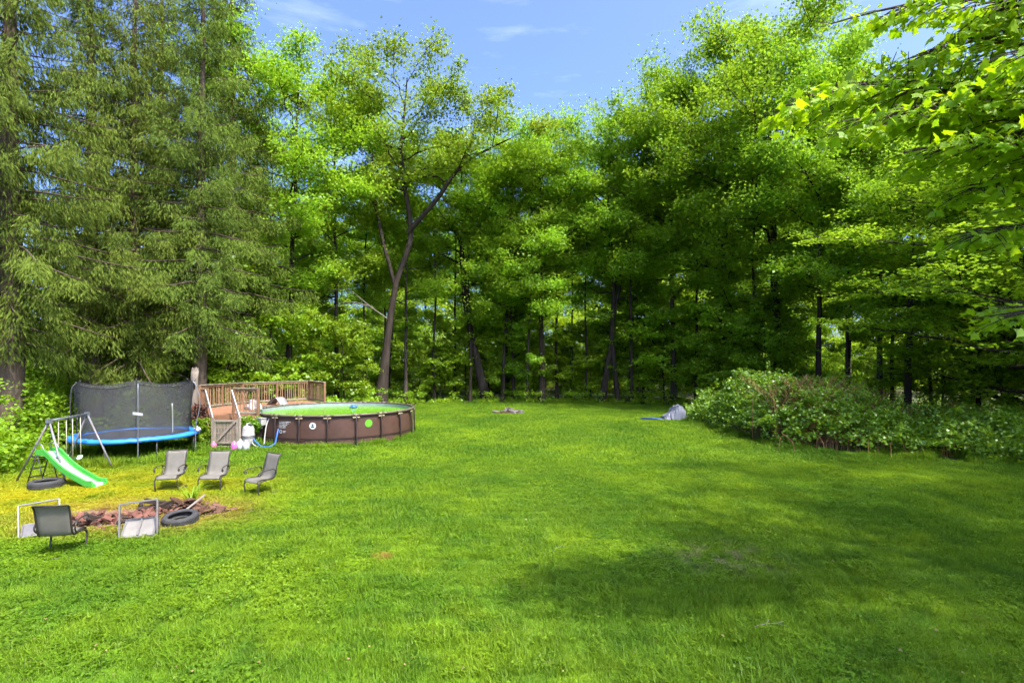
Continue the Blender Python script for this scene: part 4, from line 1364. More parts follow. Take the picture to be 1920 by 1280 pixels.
# ------------------------------------------------------------------ round frame pool
def make_pool():
    cx, cy = POOL_C
    th0 = math.atan2(-cy, -cx)                       # side that faces the lawn
    root = empty('round_pool', (cx, cy, 0), 0, 'round above ground pool with brown vinyl wall and bright green water', 'pool')
    Rr, Hh, NL = POOL_R, POOL_H, 20
    leg_t = [th0 + R(-5.7 + 18 * k) for k in range(NL)]
    # wall: vinyl, bellied a little between the uprights
    n, rows = 160, 9
    vs, fs = [], []
    rw = random.Random(3)
    for j in range(rows):
        z = Hh * 0.97 * j / (rows - 1)
        for i in range(n):
            t = th0 + 2 * PI * i / n
            ph = ((t - leg_t[0]) / R(18)) % 1.0
            belly = 0.045 * math.sin(PI * ph) * math.sin(PI * min(1, 0.15 + j / (rows - 1) * 0.85))
            r = Rr - 0.05 + belly + rw.uniform(-0.004, 0.004) + (0.03 if j == 0 else 0)
            vs.append((r * math.cos(t), r * math.sin(t), z))
    for j in range(rows - 1):
        for i in range(n):
            k = (i + 1) % n
            fs.append((j * n + i, j * n + k, (j + 1) * n + k, (j + 1) * n + i))
    MB()._add(vs, fs).build('wall', M['vinyl'], root, True)
    # liner inside
    b = MB(); vs, fs = [], []
    for z in (0.02, Hh - 0.03):
        for i in range(80):
            t = 2 * PI * i / 80
            vs.append(((Rr - 0.10) * math.cos(t), (Rr - 0.10) * math.sin(t), z))
    for i in range(80):
        k = (i + 1) % 80
        fs.append((i, 80 + i, 80 + k, k))
    b._add(vs, fs).build('liner', M['liner'], root, True)
    b = MB(); vs = [((Rr - 0.102) * math.cos(2 * PI * i / 80), (Rr - 0.102) * math.sin(2 * PI * i / 80), 1.09) for i in range(80)]
    b._add(vs, [tuple(range(80))]).build('water', M['water'], root)
    # strap low on the wall
    b = MB(); vs, fs = [], []
    for i in range(n):
        t = th0 + 2 * PI * i / n
        for (dr, z) in ((0.006, 0.30), (0.006, 0.36)):
            vs.append(((Rr + dr) * math.cos(t), (Rr + dr) * math.sin(t), z))
    for i in range(n):
        k = (i + 1) % n
        fs.append((2 * i, 2 * k, 2 * k + 1, 2 * i + 1))
    b._add(vs, fs).build('strap', M['vinyl_dark'], root, True)
    leg = MB().tube([(0.05, 0, 0), (0.035, 0, 0.3), (0.012, 0, 0.9), (0, 0, Hh)], 0.034, 8).tube([(0.10, 0, 0.012), (-0.03, 0, 0.012)], 0.05, 8).mesh('pool_leg', M['vinyl_dark'], True)
    tee = MB().tube([(0, -0.13, Hh), (0, 0.13, Hh)], 0.060, 10).tube([(0, 0, Hh - 0.14), (0, 0, Hh)], 0.047, 10).mesh('pool_tee', M['rail_tan'], True)
    clip = MB().box(0.035, 0.065, -0.15, -0.02, Hh - 0.105, Hh - 0.075).box(0.035, 0.065, 0.04, 0.15, Hh - 0.105, Hh - 0.075).mesh('clip', M['tee'])
    a = R(18)
    pts = [((Rr) * math.cos(t), (Rr) * math.sin(t), Hh) for t in np.linspace(R(2), a - R(2), 6)]
    rail = MB().tube(pts, 0.050, 8).mesh('pool_rail', M['rail_tan'], True)
    for k, t in enumerate(leg_t):
        o = link('leg', leg, root, loc=((Rr + 0.03) * math.cos(t), (Rr + 0.03) * math.sin(t), 0)); o.rotation_euler = (0, 0, t)
        o = link('tee_joint', tee, root, loc=(Rr * math.cos(t), Rr * math.sin(t), 0)); o.rotation_euler = (0, 0, t)
        c = link('clip', clip, o)
        o = link('top_rail', rail, root); o.rotation_euler = (0, 0, t)
    # prints on the wall: bent to the wall's curve
    def on_wall(phi, z, r=None):
        t = th0 + R(phi)
        q = ((t - leg_t[0]) / a) % 1.0
        rr = (r or (Rr - 0.05 + 0.048 * math.sin(PI * q) + 0.006))
        return (rr * math.cos(t), rr * math.sin(t), z)
    def disc(name, phi, z, rad, mat_, dr=0.0, r0=0.0, seg=28):
        vs, fs = [], []
        for i in range(seg):
            b_ = 2 * PI * i / seg
            for q in (r0, rad):
                p = on_wall(phi + math.degrees(q * math.cos(b_) / Rr), z + q * math.sin(b_))
                k = 1 + dr / Rr
                vs.append((p[0] * k, p[1] * k, p[2]))
        for i in range(seg):
            k = (i + 1) % seg
            fs.append((2 * i, 2 * i + 1, 2 * k + 1, 2 * k))
        return MB()._add(vs, fs).build(name, mat_, root)
    disc('round_emblem', -15.0, 0.88, 0.135, M['decal_white'], 0.004)['label'] = 'white round emblem with a dark figure'
    disc('emblem_figure', -15.0, 0.92, 0.045, M['decal_black'], 0.008)
    b = MB()
    def wrect(b, p0, p1, z0, z1, dr=0.006):
        k = 1 + dr / Rr
        q = [on_wall(p0, z0), on_wall(p1, z0), on_wall(p1, z1), on_wall(p0, z1)]
        b._add([(x * k, y * k, z) for x, y, z in q], [(0, 1, 2, 3)])
    b2 = MB(); wrect(b2, -16.1, -13.9, 0.805, 0.865, 0.008); b2.build('emblem_figure', M['decal_black'], root)
    disc('green_badge', 21.0, 0.90, 0.165, M['decal_green'], 0.005)['label'] = 'bright green round badge'
    rt = random.Random(8)
    for row, z in enumerate((1.02, 0.955, 0.89, 0.83, 0.775)):
        p = -39.5 + rt.uniform(0, 0.6)
        end = [-30.5, -31.5, -33.0, -33.6, -34.2][row]
        while p < end:
            l_ = rt.uniform(0.35, 1.0)
            wrect(b, p, p + l_, z, z + rt.uniform(0.018, 0.032), 0.006)
            p += l_ + rt.uniform(0.2, 0.45)
    wrect(b, -35.6, -33.4, 0.63, 0.65); wrect(b, -35.6, -34.2, 0.585, 0.602)
    b.build('warning_print', M['decal_white'], root)['label'] = 'rows of small white warning print'
    disc('warning_sign', -37.6, 0.62, 0.075, M['decal_white'], 0.006, 0.052)
    # skimmer box with its pipe
    sk = empty('skimmer', on_wall(-53, 0.0, Rr + 0.12), th0 + R(-53)); sk.parent = root
    MB().box(-0.11, 0.13, -0.15, 0.15, 0.86, 1.13).box(-0.14, 0.15, -0.17, 0.17, 1.13, 1.16).build('skimmer_box', M['white_plastic'], sk)
    MB().lathe([(0.045, 0.70), (0.05, 0.78), (0.075, 0.80), (0.075, 0.86)], (0.02, 0, 0), 12).build('outlet', M['white_plastic'], sk, True)
make_pool()

# floating dispenser, sand filter, hoses, jugs
fd = empty('floating_dispenser', (-8.35, 28.1, 1.09), 0, 'small blue dispenser floating at the far side of the pool', 'dispenser')
MB().lathe([(0.02, -0.10), (0.10, -0.09), (0.10, 0.02), (0.20, 0.03), (0.21, 0.07), (0.12, 0.09), (0.11, 0.15), (0.03, 0.17)], n=18).build('float', M['blue_hose'], fd, True)
MB().lathe([(0.05, 0.165), (0.05, 0.20), (0.01, 0.21)], n=12).build('cap', M['white_plastic'], fd, True)

sf = empty('sand_filter', (-10.95, 22.15, 0), 0, 'white two part sand filter tank standing beside the pool skimmer', 'filter')
MB().lathe([(0.18, 0), (0.20, 0.02), (0.20, 0.10), (0.235, 0.13), (0.245, 0.30), (0.235, 0.42), (0.25, 0.43), (0.25, 0.46)], n=24).build('lower_tank', M['white_plastic'], sf, True)
MB().lathe([(0.25, 0.468), (0.25, 0.50), (0.235, 0.51), (0.235, 0.72), (0.20, 0.84), (0.12, 0.90), (0.08, 0.91), (0.08, 0.98), (0.02, 0.99)], n=24).build('upper_tank', M['white_plastic'], sf, True)
MB().ring((0, 0, 0.464), 0.247, 0.012, 28, 6).build('clamp_band', M['black_metal'], sf, True)
MB().tube([(0.05, -0.08, 0.94), (0.20, -0.10, 0.94)], 0.04, 8).build('valve', M['black_metal'], sf, True)
bh = empty('blue_hose', (-10.2, 21.7, 0), 0, 'ribbed blue hose looping down from the pool skimmer', 'hose')
hp = spline([(0.42, 0.62, 0.72), (0.42, 0.48, 0.45), (0.38, 0.35, 0.15), (0.20, 0.22, 0.05), (-0.10, 0.22, 0.06), (-0.35, 0.30, 0.22), (-0.52, 0.40, 0.34)], 40)
MB().tube(hp, 0.030 + 0.004 * (np.arange(40) % 2), 8).build('hose', M['blue_hose'], bh, True)
wh = empty('white_hose', (-10.2, 21.7, 0), 0, 'pale hose hooking over the pool rim beside the sand filter', 'hose')
hp = spline([(0.02, 0.98, 1.10), (-0.10, 0.92, 1.10), (-0.16, 0.80, 0.85), (-0.14, 0.60, 0.40), (-0.10, 0.42, 0.12), (-0.24, 0.22, 0.05), (-0.42, 0.24, 0.12), (-0.55, 0.36, 0.20)], 30)
MB().tube(hp, 0.026, 8).build('hose', M['white_plastic'], wh, True)

def jug(x, y, mat_, label, lean=0.0, s=1.0):
    o = empty('jug', (x, y, 0), random.Random(int(x * 100)).uniform(0, 6), label, 'jug', 'chemical jugs by the gate')
    o.rotation_euler.x = lean
    o.scale = (s, s, s)
    MB().lathe([(0.10, 0), (0.115, 0.02), (0.115, 0.19), (0.10, 0.24), (0.05, 0.29), (0.035, 0.30)], n=16).build('bottle', mat_, o, True)
    MB().tube(spline([(0.09, 0, 0.24), (0.13, 0, 0.24), (0.14, 0, 0.15), (0.11, 0, 0.11)], 8), 0.014, 6).build('handle', mat_, o, True)
    MB().lathe([(0.038, 0.295), (0.038, 0.335), (0.02, 0.34)], n=12).build('cap', M['white_plastic'], o, True)
jug(-11.95, 21.35, M['pink'], 'pink jug standing alone at the hinge end of the gate', 0, 1.05)
jug(-11.15, 21.40, M['pink'], 'pink jug beside the milky white jugs under the gate latch', 0, 1.05)
jug(-10.93, 21.46, M['jug_clear'], 'milky white jug between the pink jug and the other white one', 0, 1.25)
jug(-10.68, 21.42, M['jug_clear'], 'milky white jug nearest the sand filter', 0, 1.15)

# ------------------------------------------------------------------ wooden deck
DZ, RZ = 1.25, 2.37
def make_deck():
    root = empty('pool_deck', (-12.5, 26.5, 0), 0, 'raised wooden deck with slatted railing and red brown boards behind the pool', 'deck')
    ox, oy = -12.5, 26.5
    def Lc(p): return (p[0] - ox, p[1] - oy, p[2])
    F0, F1, D, C, B, A = (-13.25, 22.85), (-10.86, 22.85), (-10.3, 29.35), (-11.95, 31.4), (-14.5, 28.7), (-15.05, 25.7)
    arc = [(POOL_C[0] + 3.78 * math.cos(R(t)), POOL_C[1] + 3.78 * math.sin(R(t))) for t in np.linspace(229, 121, 14)]
    poly = [F0, F1] + arc + [D, C, B, A]
    rp = random.Random(4)
    y = 22.86
    while y < 31.4:
        xs = []
        ym = y + 0.07
        for i in range(len(poly)):
            x0, y0 = poly[i]; x1, y1 = poly[(i + 1) % len(poly)]
            if (y0 > ym) != (y1 > ym):
                xs.append(x0 + (x1 - x0) * (ym - y0) / (y1 - y0))
        xs.sort()
        for k in range(0, len(xs) - 1, 2):
            if xs[k + 1] - xs[k] > 0.12:
                b = MB().bar(Lc((xs[k], ym, DZ - 0.016 + rp.uniform(-0.002, 0.002))), Lc((xs[k + 1], ym, DZ - 0.016)), 0.138, 0.032)
                b.build('deck_board', M['deck'], root)
        y += 0.146
    edges = [(F0, F1), (D, C), (C, B), (B, A), (A, F0)]
    for p, q in edges:
        MB().bar(Lc((p[0], p[1], DZ - 0.13)), Lc((q[0], q[1], DZ - 0.13)), 0.04, 0.19).build('rim_joist', M['post_wood'], root)
    for p in [F0, (-12.0, 22.9), F1, D, C, B, A, (-13.2, 30.1), (-12.6, 26), (-13.8, 27), ]:
        MB().box(p[0] - ox - 0.05, p[0] - ox + 0.05, p[1] - oy - 0.05, p[1] - oy + 0.05, -0.02, DZ - 0.04).build('support_post', M['post_wood'], root)
    bal = MB().bar((0, 0, DZ + 0.07), (0, 0, RZ - 0.05), 0.038, 0.038, (1, 0, 0)).mesh('baluster', M['cedar'])
    def post(p, h=RZ, w=0.10):
        MB().bar(Lc((p[0], p[1], DZ - 0.2)), Lc((p[0], p[1], h)), w, w, (1, 0, 0)).build('rail_post', M['post_wood'], root)
    def railing(p, q, cap=M['cedar'], mids=0):
        L = math.hypot(q[0] - p[0], q[1] - p[1])
        d = ((q[0] - p[0]) / L, (q[1] - p[1]) / L)
        MB().bar(Lc((p[0], p[1], RZ + 0.018)), Lc((q[0], q[1], RZ + 0.018)), 0.14, 0.036).build('top_rail', M['grey_wood'], root)
        MB().bar(Lc((p[0], p[1], RZ - 0.06)), Lc((q[0], q[1], RZ - 0.06)), 0.04, 0.085).build('upper_stringer', M['cedar'], root)
        MB().bar(Lc((p[0], p[1], DZ + 0.09)), Lc((q[0], q[1], DZ + 0.09)), 0.04, 0.085).build('lower_stringer', M['grey_wood'], root)
        k = int(L / 0.125)
        for i in range(1, k):
            t = i / k
            o = link('baluster', bal, root, loc=(p[0] + (q[0] - p[0]) * t - ox - d[1] * 0.036, p[1] + (q[1] - p[1]) * t - oy + d[0] * 0.036, rp.uniform(-0.008, 0.008)))
            o.rotation_euler = (rp.uniform(-0.01, 0.01), rp.uniform(-0.01, 0.01), math.atan2(d[1], d[0]))
        for i in range(1, mids + 1):
            t = i / (mids + 1)
            post((p[0] + (q[0] - p[0]) * t, p[1] + (q[1] - p[1]) * t), RZ - 0.004)
    railing(A, B, mids=1); railing(B, C, mids=1); railing(C, D, mids=0)
    for p in (A, B, C, D): post(p)
    P2, P3 = (-11.95, 22.9), (-10.90, 22.9)
    railing(P2, P3)
    for p in (F0, P2, P3): post(p, RZ + 0.0 if p != F0 else RZ - 0.03, 0.12)
    MB().bar(Lc((F0[0] - 0.16, F0[1], RZ + 0.0)), Lc((F0[0] + 0.16, F0[1], RZ + 0.0)), 0.2, 0.04).build('post_cap', M['cedar'], root)
    # stair down to the gate
    for s in range(4):
        t = (s + 0.7) / 4.6
        x, y, z = -13.05 + 0.72 * t, 22.80 - 0.85 * t, DZ - 0.25 * (s + 0.9)
        MB().bar(Lc((x, y, z)), Lc((x + 1.08, y, z)), 0.24, 0.04).build('step', M['deck'], root)
    for dx in (0.0, 1.12):
        MB().bar(Lc((-13.08 + dx, 22.74, RZ - 0.06)), Lc((-12.34 + dx, 21.98, 1.22)), 0.05, 0.11).build('handrail', M['white_paint'], root)
        MB().bar(Lc((-12.34 + dx, 21.98, -0.02)), Lc((-12.34 + dx, 21.98, 1.24)), 0.09, 0.09, (1, 0, 0)).build('newel_post', M['grey_wood'], root)
        MB().bar(Lc((-13.08 + dx, 22.72, DZ - 0.15)), Lc((-12.36 + dx, 22.06, 0.12)), 0.04, 0.22).build('stair_stringer', M['post_wood'], root)
    # picket gate with its brace
    g = empty('gate', Lc((-12.28, 21.96, 0))); g.parent = root
    g['label'] = 'weathered slatted gate with a diagonal grey brace'
    W = 0.99
    slat = MB().bar((0, 0, 0.16), (0, 0, 1.13), 0.034, 0.022, (0, 1, 0)).mesh('gate_slat', M['grey_wood'])
    for i in range(15):
        link('slat', slat, g, loc=(0.06 + (W - 0.12) * i / 14, 0.02, rp.uniform(-0.006, 0.006)))
    for z in (0.20, 1.10):
        MB().bar((0, -0.012, z), (W, -0.012, z), 0.035, 0.085).build('gate_rail', M['grey_wood'], g)
    for x in (0.025, W - 0.025):
        MB().bar((x, -0.014, 0.10), (x, -0.014, 1.17), 0.06, 0.032, (0, 1, 0)).build('gate_stile', M['grey_wood'], g)
    MB().bar((0.10, -0.042, 0.22), (W - 0.10, -0.042, 1.08), 0.022, 0.085, (0, 0, 1)).build('brace', M['grey_wood'], g)
    MB().bar((0.0, 0.0, 0.05), (W, 0.0, 0.05), 0.03, 0.06).build('kick_board', M['grey_wood'], root).location = Lc((-12.28, 21.96, 0))
make_deck()

# things on the deck
def lumpy(name, mat_, label, cat, loc, sx, sy, sz, seed, parts=None):
    """a crumpled heap: many-sided, pushed in and out, flat below"""
    bm = bmesh.new()
    bmesh.ops.create_icosphere(bm, subdivisions=4, radius=1.0)
    rng = np.random.default_rng(seed)
    ph = rng.uniform(0, 6.28, 12); fr = rng.uniform(1.5, 6.0, (12, 3))
    for v in bm.verts:
        c = np.array(v.co)
        d = sum(math.sin(float(fr[i] @ c) + ph[i]) for i in range(12)) * 0.055
        c = c * (1 + d)
        v.co = (c[0] * sx, c[1] * sy, max(-0.05, c[2]) * sz)
    me = bpy.data.meshes.new(name); bm.to_mesh(me); bm.free()
    me.materials.append(mat_)
    o = link(name, me, None, loc=loc)
    return tag(o, label, cat)
lumpy('white_bag', M['bag_white'], 'crumpled white plastic cover heaped on the deck behind the short railing', 'cover', (-12.30, 25.4, DZ + 0.01), 0.36, 0.30, 0.42, 4)
lo = empty('folded_lounger', (-12.65, 28.0, DZ), R(-20), 'grey lounger lying half folded on the far deck boards', 'lounger')
prof = spline([(0.0, 0.03), (0.25, 0.26), (0.45, 0.40), (0.62, 0.36), (0.78, 0.16), (0.90, 0.04)], 16)
b = MB(); b.sheet([(x, z) for x, z in prof], -0.28, 0.28, 0.025); o = b.build('sling', M['lounge_grey'], lo, True); o.rotation_euler = (0, 0, R(-90))
for sx_ in (-0.29, 0.29):
    o = MB().tube([(sx_, x, z) for x, z in prof], 0.016, 6).build('side_rail', M['black_metal'], lo, True); o.rotation_euler = (0, 0, R(-90))
bd = empty('loose_board', (-12.35, 26.9, DZ + 0.02), R(-32), 'short pale board lying loose on the deck near the lounger', 'board')
MB().bar((-0.32, 0, 0.02), (0.32, 0, 0.02), 0.14, 0.04).build('board', M['pale_board'], bd)

# grey snag beside the deck and the vine on it
sg = empty('broken_trunk', (-14.02, 23.55, 0), 0, 'grey broken tree trunk standing between trampoline and deck post', 'stump')
rngs = np.random.default_rng(2)
P = spline([(0, 0, -0.02, 0.20), (0.03, 0, 1.0, 0.165), (-0.02, 0, 2.2, 0.15), (0.02, 0, 3.12, 0.145)], 10)
b = MB(); b.tube(P[:, :3], P[:, 3], 12); b.build('trunk', M['dead_wood'], sg, True)
tv = []
rj = random.Random(5)
for i in range(11):
    a = 2 * PI * i / 11
    tv.append((0.02 + 0.143 * math.cos(a), 0.143 * math.sin(a), 3.11))
for i in range(11):
    a = 2 * PI * i / 11
    tv.append((0.02 + 0.125 * math.cos(a), 0.125 * math.sin(a), 3.13 + (0.16 if i % 2 else 0.03) * rj.uniform(0.4, 1.2)))
tv.append((0.02, 0, 3.12))
MB()._add(tv, [(i, (i + 1) % 11, 11 + (i + 1) % 11, 11 + i) for i in range(11)] + [(11 + i, 11 + (i + 1) % 11, 22) for i in range(11)]).build('splintered_top', M['dead_wood'], sg)
MB().tube([(0.05, -0.1, 2.35), (0.10, -0.22, 2.62), (0.28, -0.30, 2.85)], [0.05, 0.035, 0.02], 7).build('branch_stub', M['dead_wood'], sg, True)
def vine(name, label, mat_, loc, seed, n, ext, leaf):
    rng = np.random.default_rng(seed)
    o = empty(name, loc, 0, label, 'vine')
    C = np.stack([rng.normal(0, ext[0], n), rng.normal(0, ext[1], n), rng.uniform(0.05, ext[2], n)], 1)
    Pp = scatter_clumps(rng, C, np.full(n, 0.13), 26, 1.0)
    Pp = Pp[Pp[:, 2] > 0.02]
    V, F = kite_leaves(rng, Pp, np.full(len(Pp), leaf), 0.9)
    tag(link('foliage', mesh_quads(name + '_foliage', V, F), o, mat_), kind='stuff')
    for k in range(5):
        x = rng.normal(0, ext[0])
        MB().tube(spline([(x, 0, -0.01), (x + rng.normal(0, 0.1), 0.03, ext[2] * 0.5), (x + rng.normal(0, 0.15), 0, ext[2])], 8), np.linspace(0.014, 0.006, 8), 5).build('stem', M['bark_dark'], o, True)
vine('brown_vine', 'withered red brown vine climbing the left side of the deck stair', M['vine_brown'], (-13.30, 22.55, 0), 6, 95, (0.20, 0.14, 1.75), 0.08)
vine('green_vine', 'green leafy vine at the hinge post of the slatted gate', M['leaf_bright'], (-12.75, 22.0, 0), 7, 60, (0.16, 0.14, 1.15), 0.09)
vine('shaded_vine', 'dark leafy vine under the deck corner beside the sand filter', M['leaf_maple'], (-10.95, 22.62, 0), 8, 50, (0.20, 0.06, 1.15), 0.09)

# ------------------------------------------------------------------ trampoline
def make_trampoline():
    root = empty('trampoline', (-14.35, 20.4, 0), R(12), 'round trampoline with blue edge pad and dark safety net', 'trampoline')
    Rt, Z, ZT = 2.02, 0.80, 2.80
    MB().ring((0, 0, Z - 0.03), Rt, 0.028, 48, 8).build('frame_ring', M['black_metal'], root, True)
    b = MB(); vs = [((Rt - 0.30) * math.cos(2 * PI * i / 48), (Rt - 0.30) * math.sin(2 * PI * i / 48), Z - 0.02 - 0.0) for i in range(48)]
    vs2 = [(x * 0.5, y * 0.5, Z - 0.07) for x, y, z in vs]
    b._add(vs + vs2 + [(0, 0, Z - 0.09)], [(i, (i + 1) % 48, 48 + (i + 1) % 48, 48 + i) for i in range(48)] + [(48 + i, 48 + (i + 1) % 48, 96) for i in range(48)])
    b.build('jumping_mat', M['tramp_mat'], root, True)
    # pad, in six sewn lengths, each a little slack
    rp = random.Random(6)
    for s in range(6):
        vs, fs = [], []
        n = 14
        for i in range(n + 1):
            t = (s + i / n) * PI / 3 * 1.0
            sl = rp.uniform(-0.012, 0.012) - 0.02 * math.sin(PI * i / n)
            for (r, z) in ((Rt - 0.34, Z - 0.01), (Rt - 0.20, Z + 0.05), (Rt + 0.02, Z + 0.05), (Rt + 0.075, Z + 0.0), (Rt + 0.075, Z - 0.085), (Rt + 0.05, Z - 0.085), (Rt + 0.03, Z - 0.01), (Rt - 0.30, Z - 0.012)):
                vs.append((r * math.cos(t), r * math.sin(t), z + sl))
        for i in range(n):
            for j in range(8):
                fs.append((i * 8 + j, (i + 1) * 8 + j, (i + 1) * 8 + (j + 1) % 8, i * 8 + (j + 1) % 8))
        MB()._add(vs, fs).build('edge_pad', M['blue_pad'], root, True)
    for k in range(4):       # U-shaped legs
        t = k * PI / 2 + R(18)
        d = R(22)
        pts = []
        a0, a1 = t - d, t + d
        p0 = Vector((Rt * math.cos(a0), Rt * math.sin(a0), 0)); p1 = Vector((Rt * math.cos(a1), Rt * math.sin(a1), 0))
        e = (p1 - p0).normalized()
        path = [p0 + Vector((0, 0, Z - 0.05)), p0 + Vector((0, 0, 0.15)), p0 + e * 0.05 + Vector((0, 0, 0.05)), p0 + e * 0.16 + Vector((0, 0, 0.02)),
                p1 - e * 0.16 + Vector((0, 0, 0.02)), p1 - e * 0.05 + Vector((0, 0, 0.05)), p1 + Vector((0, 0, 0.15)), p1 + Vector((0, 0, Z - 0.05))]
        MB().tube([tuple(p) for p in path], 0.024, 8).build('leg', M['black_metal'], root, True)
    pole_t = [R(-66) + k * PI / 3 for k in range(6)]
    for k, t in enumerate(pole_t):
        c, s_ = math.cos(t), math.sin(t)
        r0 = Rt + 0.11
        bow = 0.0 if k != 1 else 0.10
        pts = [(r0 * c, r0 * s_, 0.0), (r0 * c, r0 * s_, 1.0), ((r0 + 0.06 + bow) * c, (r0 + 0.06 + bow) * s_, 1.9), ((r0 + 0.02) * c, (r0 + 0.02) * s_, 2.6), ((r0 - 0.12) * c, (r0 - 0.12) * s_, ZT)]
        p = MB().tube(spline(pts, 16), 0.020, 8).build('pole', M['grey_steel'] if k in (0, 1) else M['black_metal'], root, True)
        MB().lathe([(0.03, 0), (0.035, 0.03), (0.02, 0.06)], ((r0 - 0.12) * c, (r0 - 0.12) * s_, ZT - 0.02), 10).build('pole_cap', M['black_metal'], p, True)
    # net: sags between the poles
    n, rows = 96, 10
    vs, fs = [], []
    for j in range(rows):
        f = j / (rows - 1)
        for i in range(n):
            t = pole_t[0] + 2 * PI * i / n
            ph = (i / n * 6) % 1.0
            sag = 0.17 * math.sin(PI * ph)
            pull = 0.13 * math.sin(PI * ph) * math.sin(PI * (0.25 + f * 0.6))
            r = Rt - 0.22 + (0.17 if True else 0) * f - pull
            z = Z + 0.02 + (ZT - 0.06 - sag * 0.9 - Z) * f
            vs.append((r * math.cos(t), r * math.sin(t), z))
    for j in range(rows - 1):
        for i in range(n):
            k = (i + 1) % n
            fs.append((j * n + i, j * n + k, (j + 1) * n + k, (j + 1) * n + i))
    MB()._add(vs, fs).build('safety_net', M['net'], root, True)
    # top hem cord and the pale closing strap at the entrance
    pts = [vs[(rows - 1) * n + i] for i in range(n)] + [vs[(rows - 1) * n]]
    MB().tube(pts, 0.013, 5).build('net_hem', M['black_metal'], root, True)
    t = R(-28)
    st = spline([((Rt - 0.28) * math.cos(t), (Rt - 0.28) * math.sin(t), Z + 0.04), ((Rt - 0.22) * math.cos(t - 0.03), (Rt - 0.22) * math.sin(t - 0.03), 1.4), ((Rt - 0.12) * math.cos(t - 0.08), (Rt - 0.12) * math.sin(t - 0.08), 2.0)], 10)
    MB().tube(st, 0.022, 6).build('zip_strap', M['white_plastic'], root, True)
    b = MB(); t = pole_t[0]
    for k in range(2):
        b.bar(((Rt + 0.16) * math.cos(t) - 0.16, (Rt + 0.16) * math.sin(t), 1.72 + 0.05 * k), ((Rt + 0.16) * math.cos(t) + 0.17, (Rt + 0.16) * math.sin(t) - 0.05, 1.68 + 0.04 * k), 0.02, 0.05)
    b.build('tie_rag', M['bag_white'], root)
make_trampoline()
sh = lumpy('small_bundle', M['bag_white'], 'small white and blue bundle left on the right end of the trampoline pad', 'bundle', (-12.36, 20.95, 0.85), 0.13, 0.12, 0.14, 9)

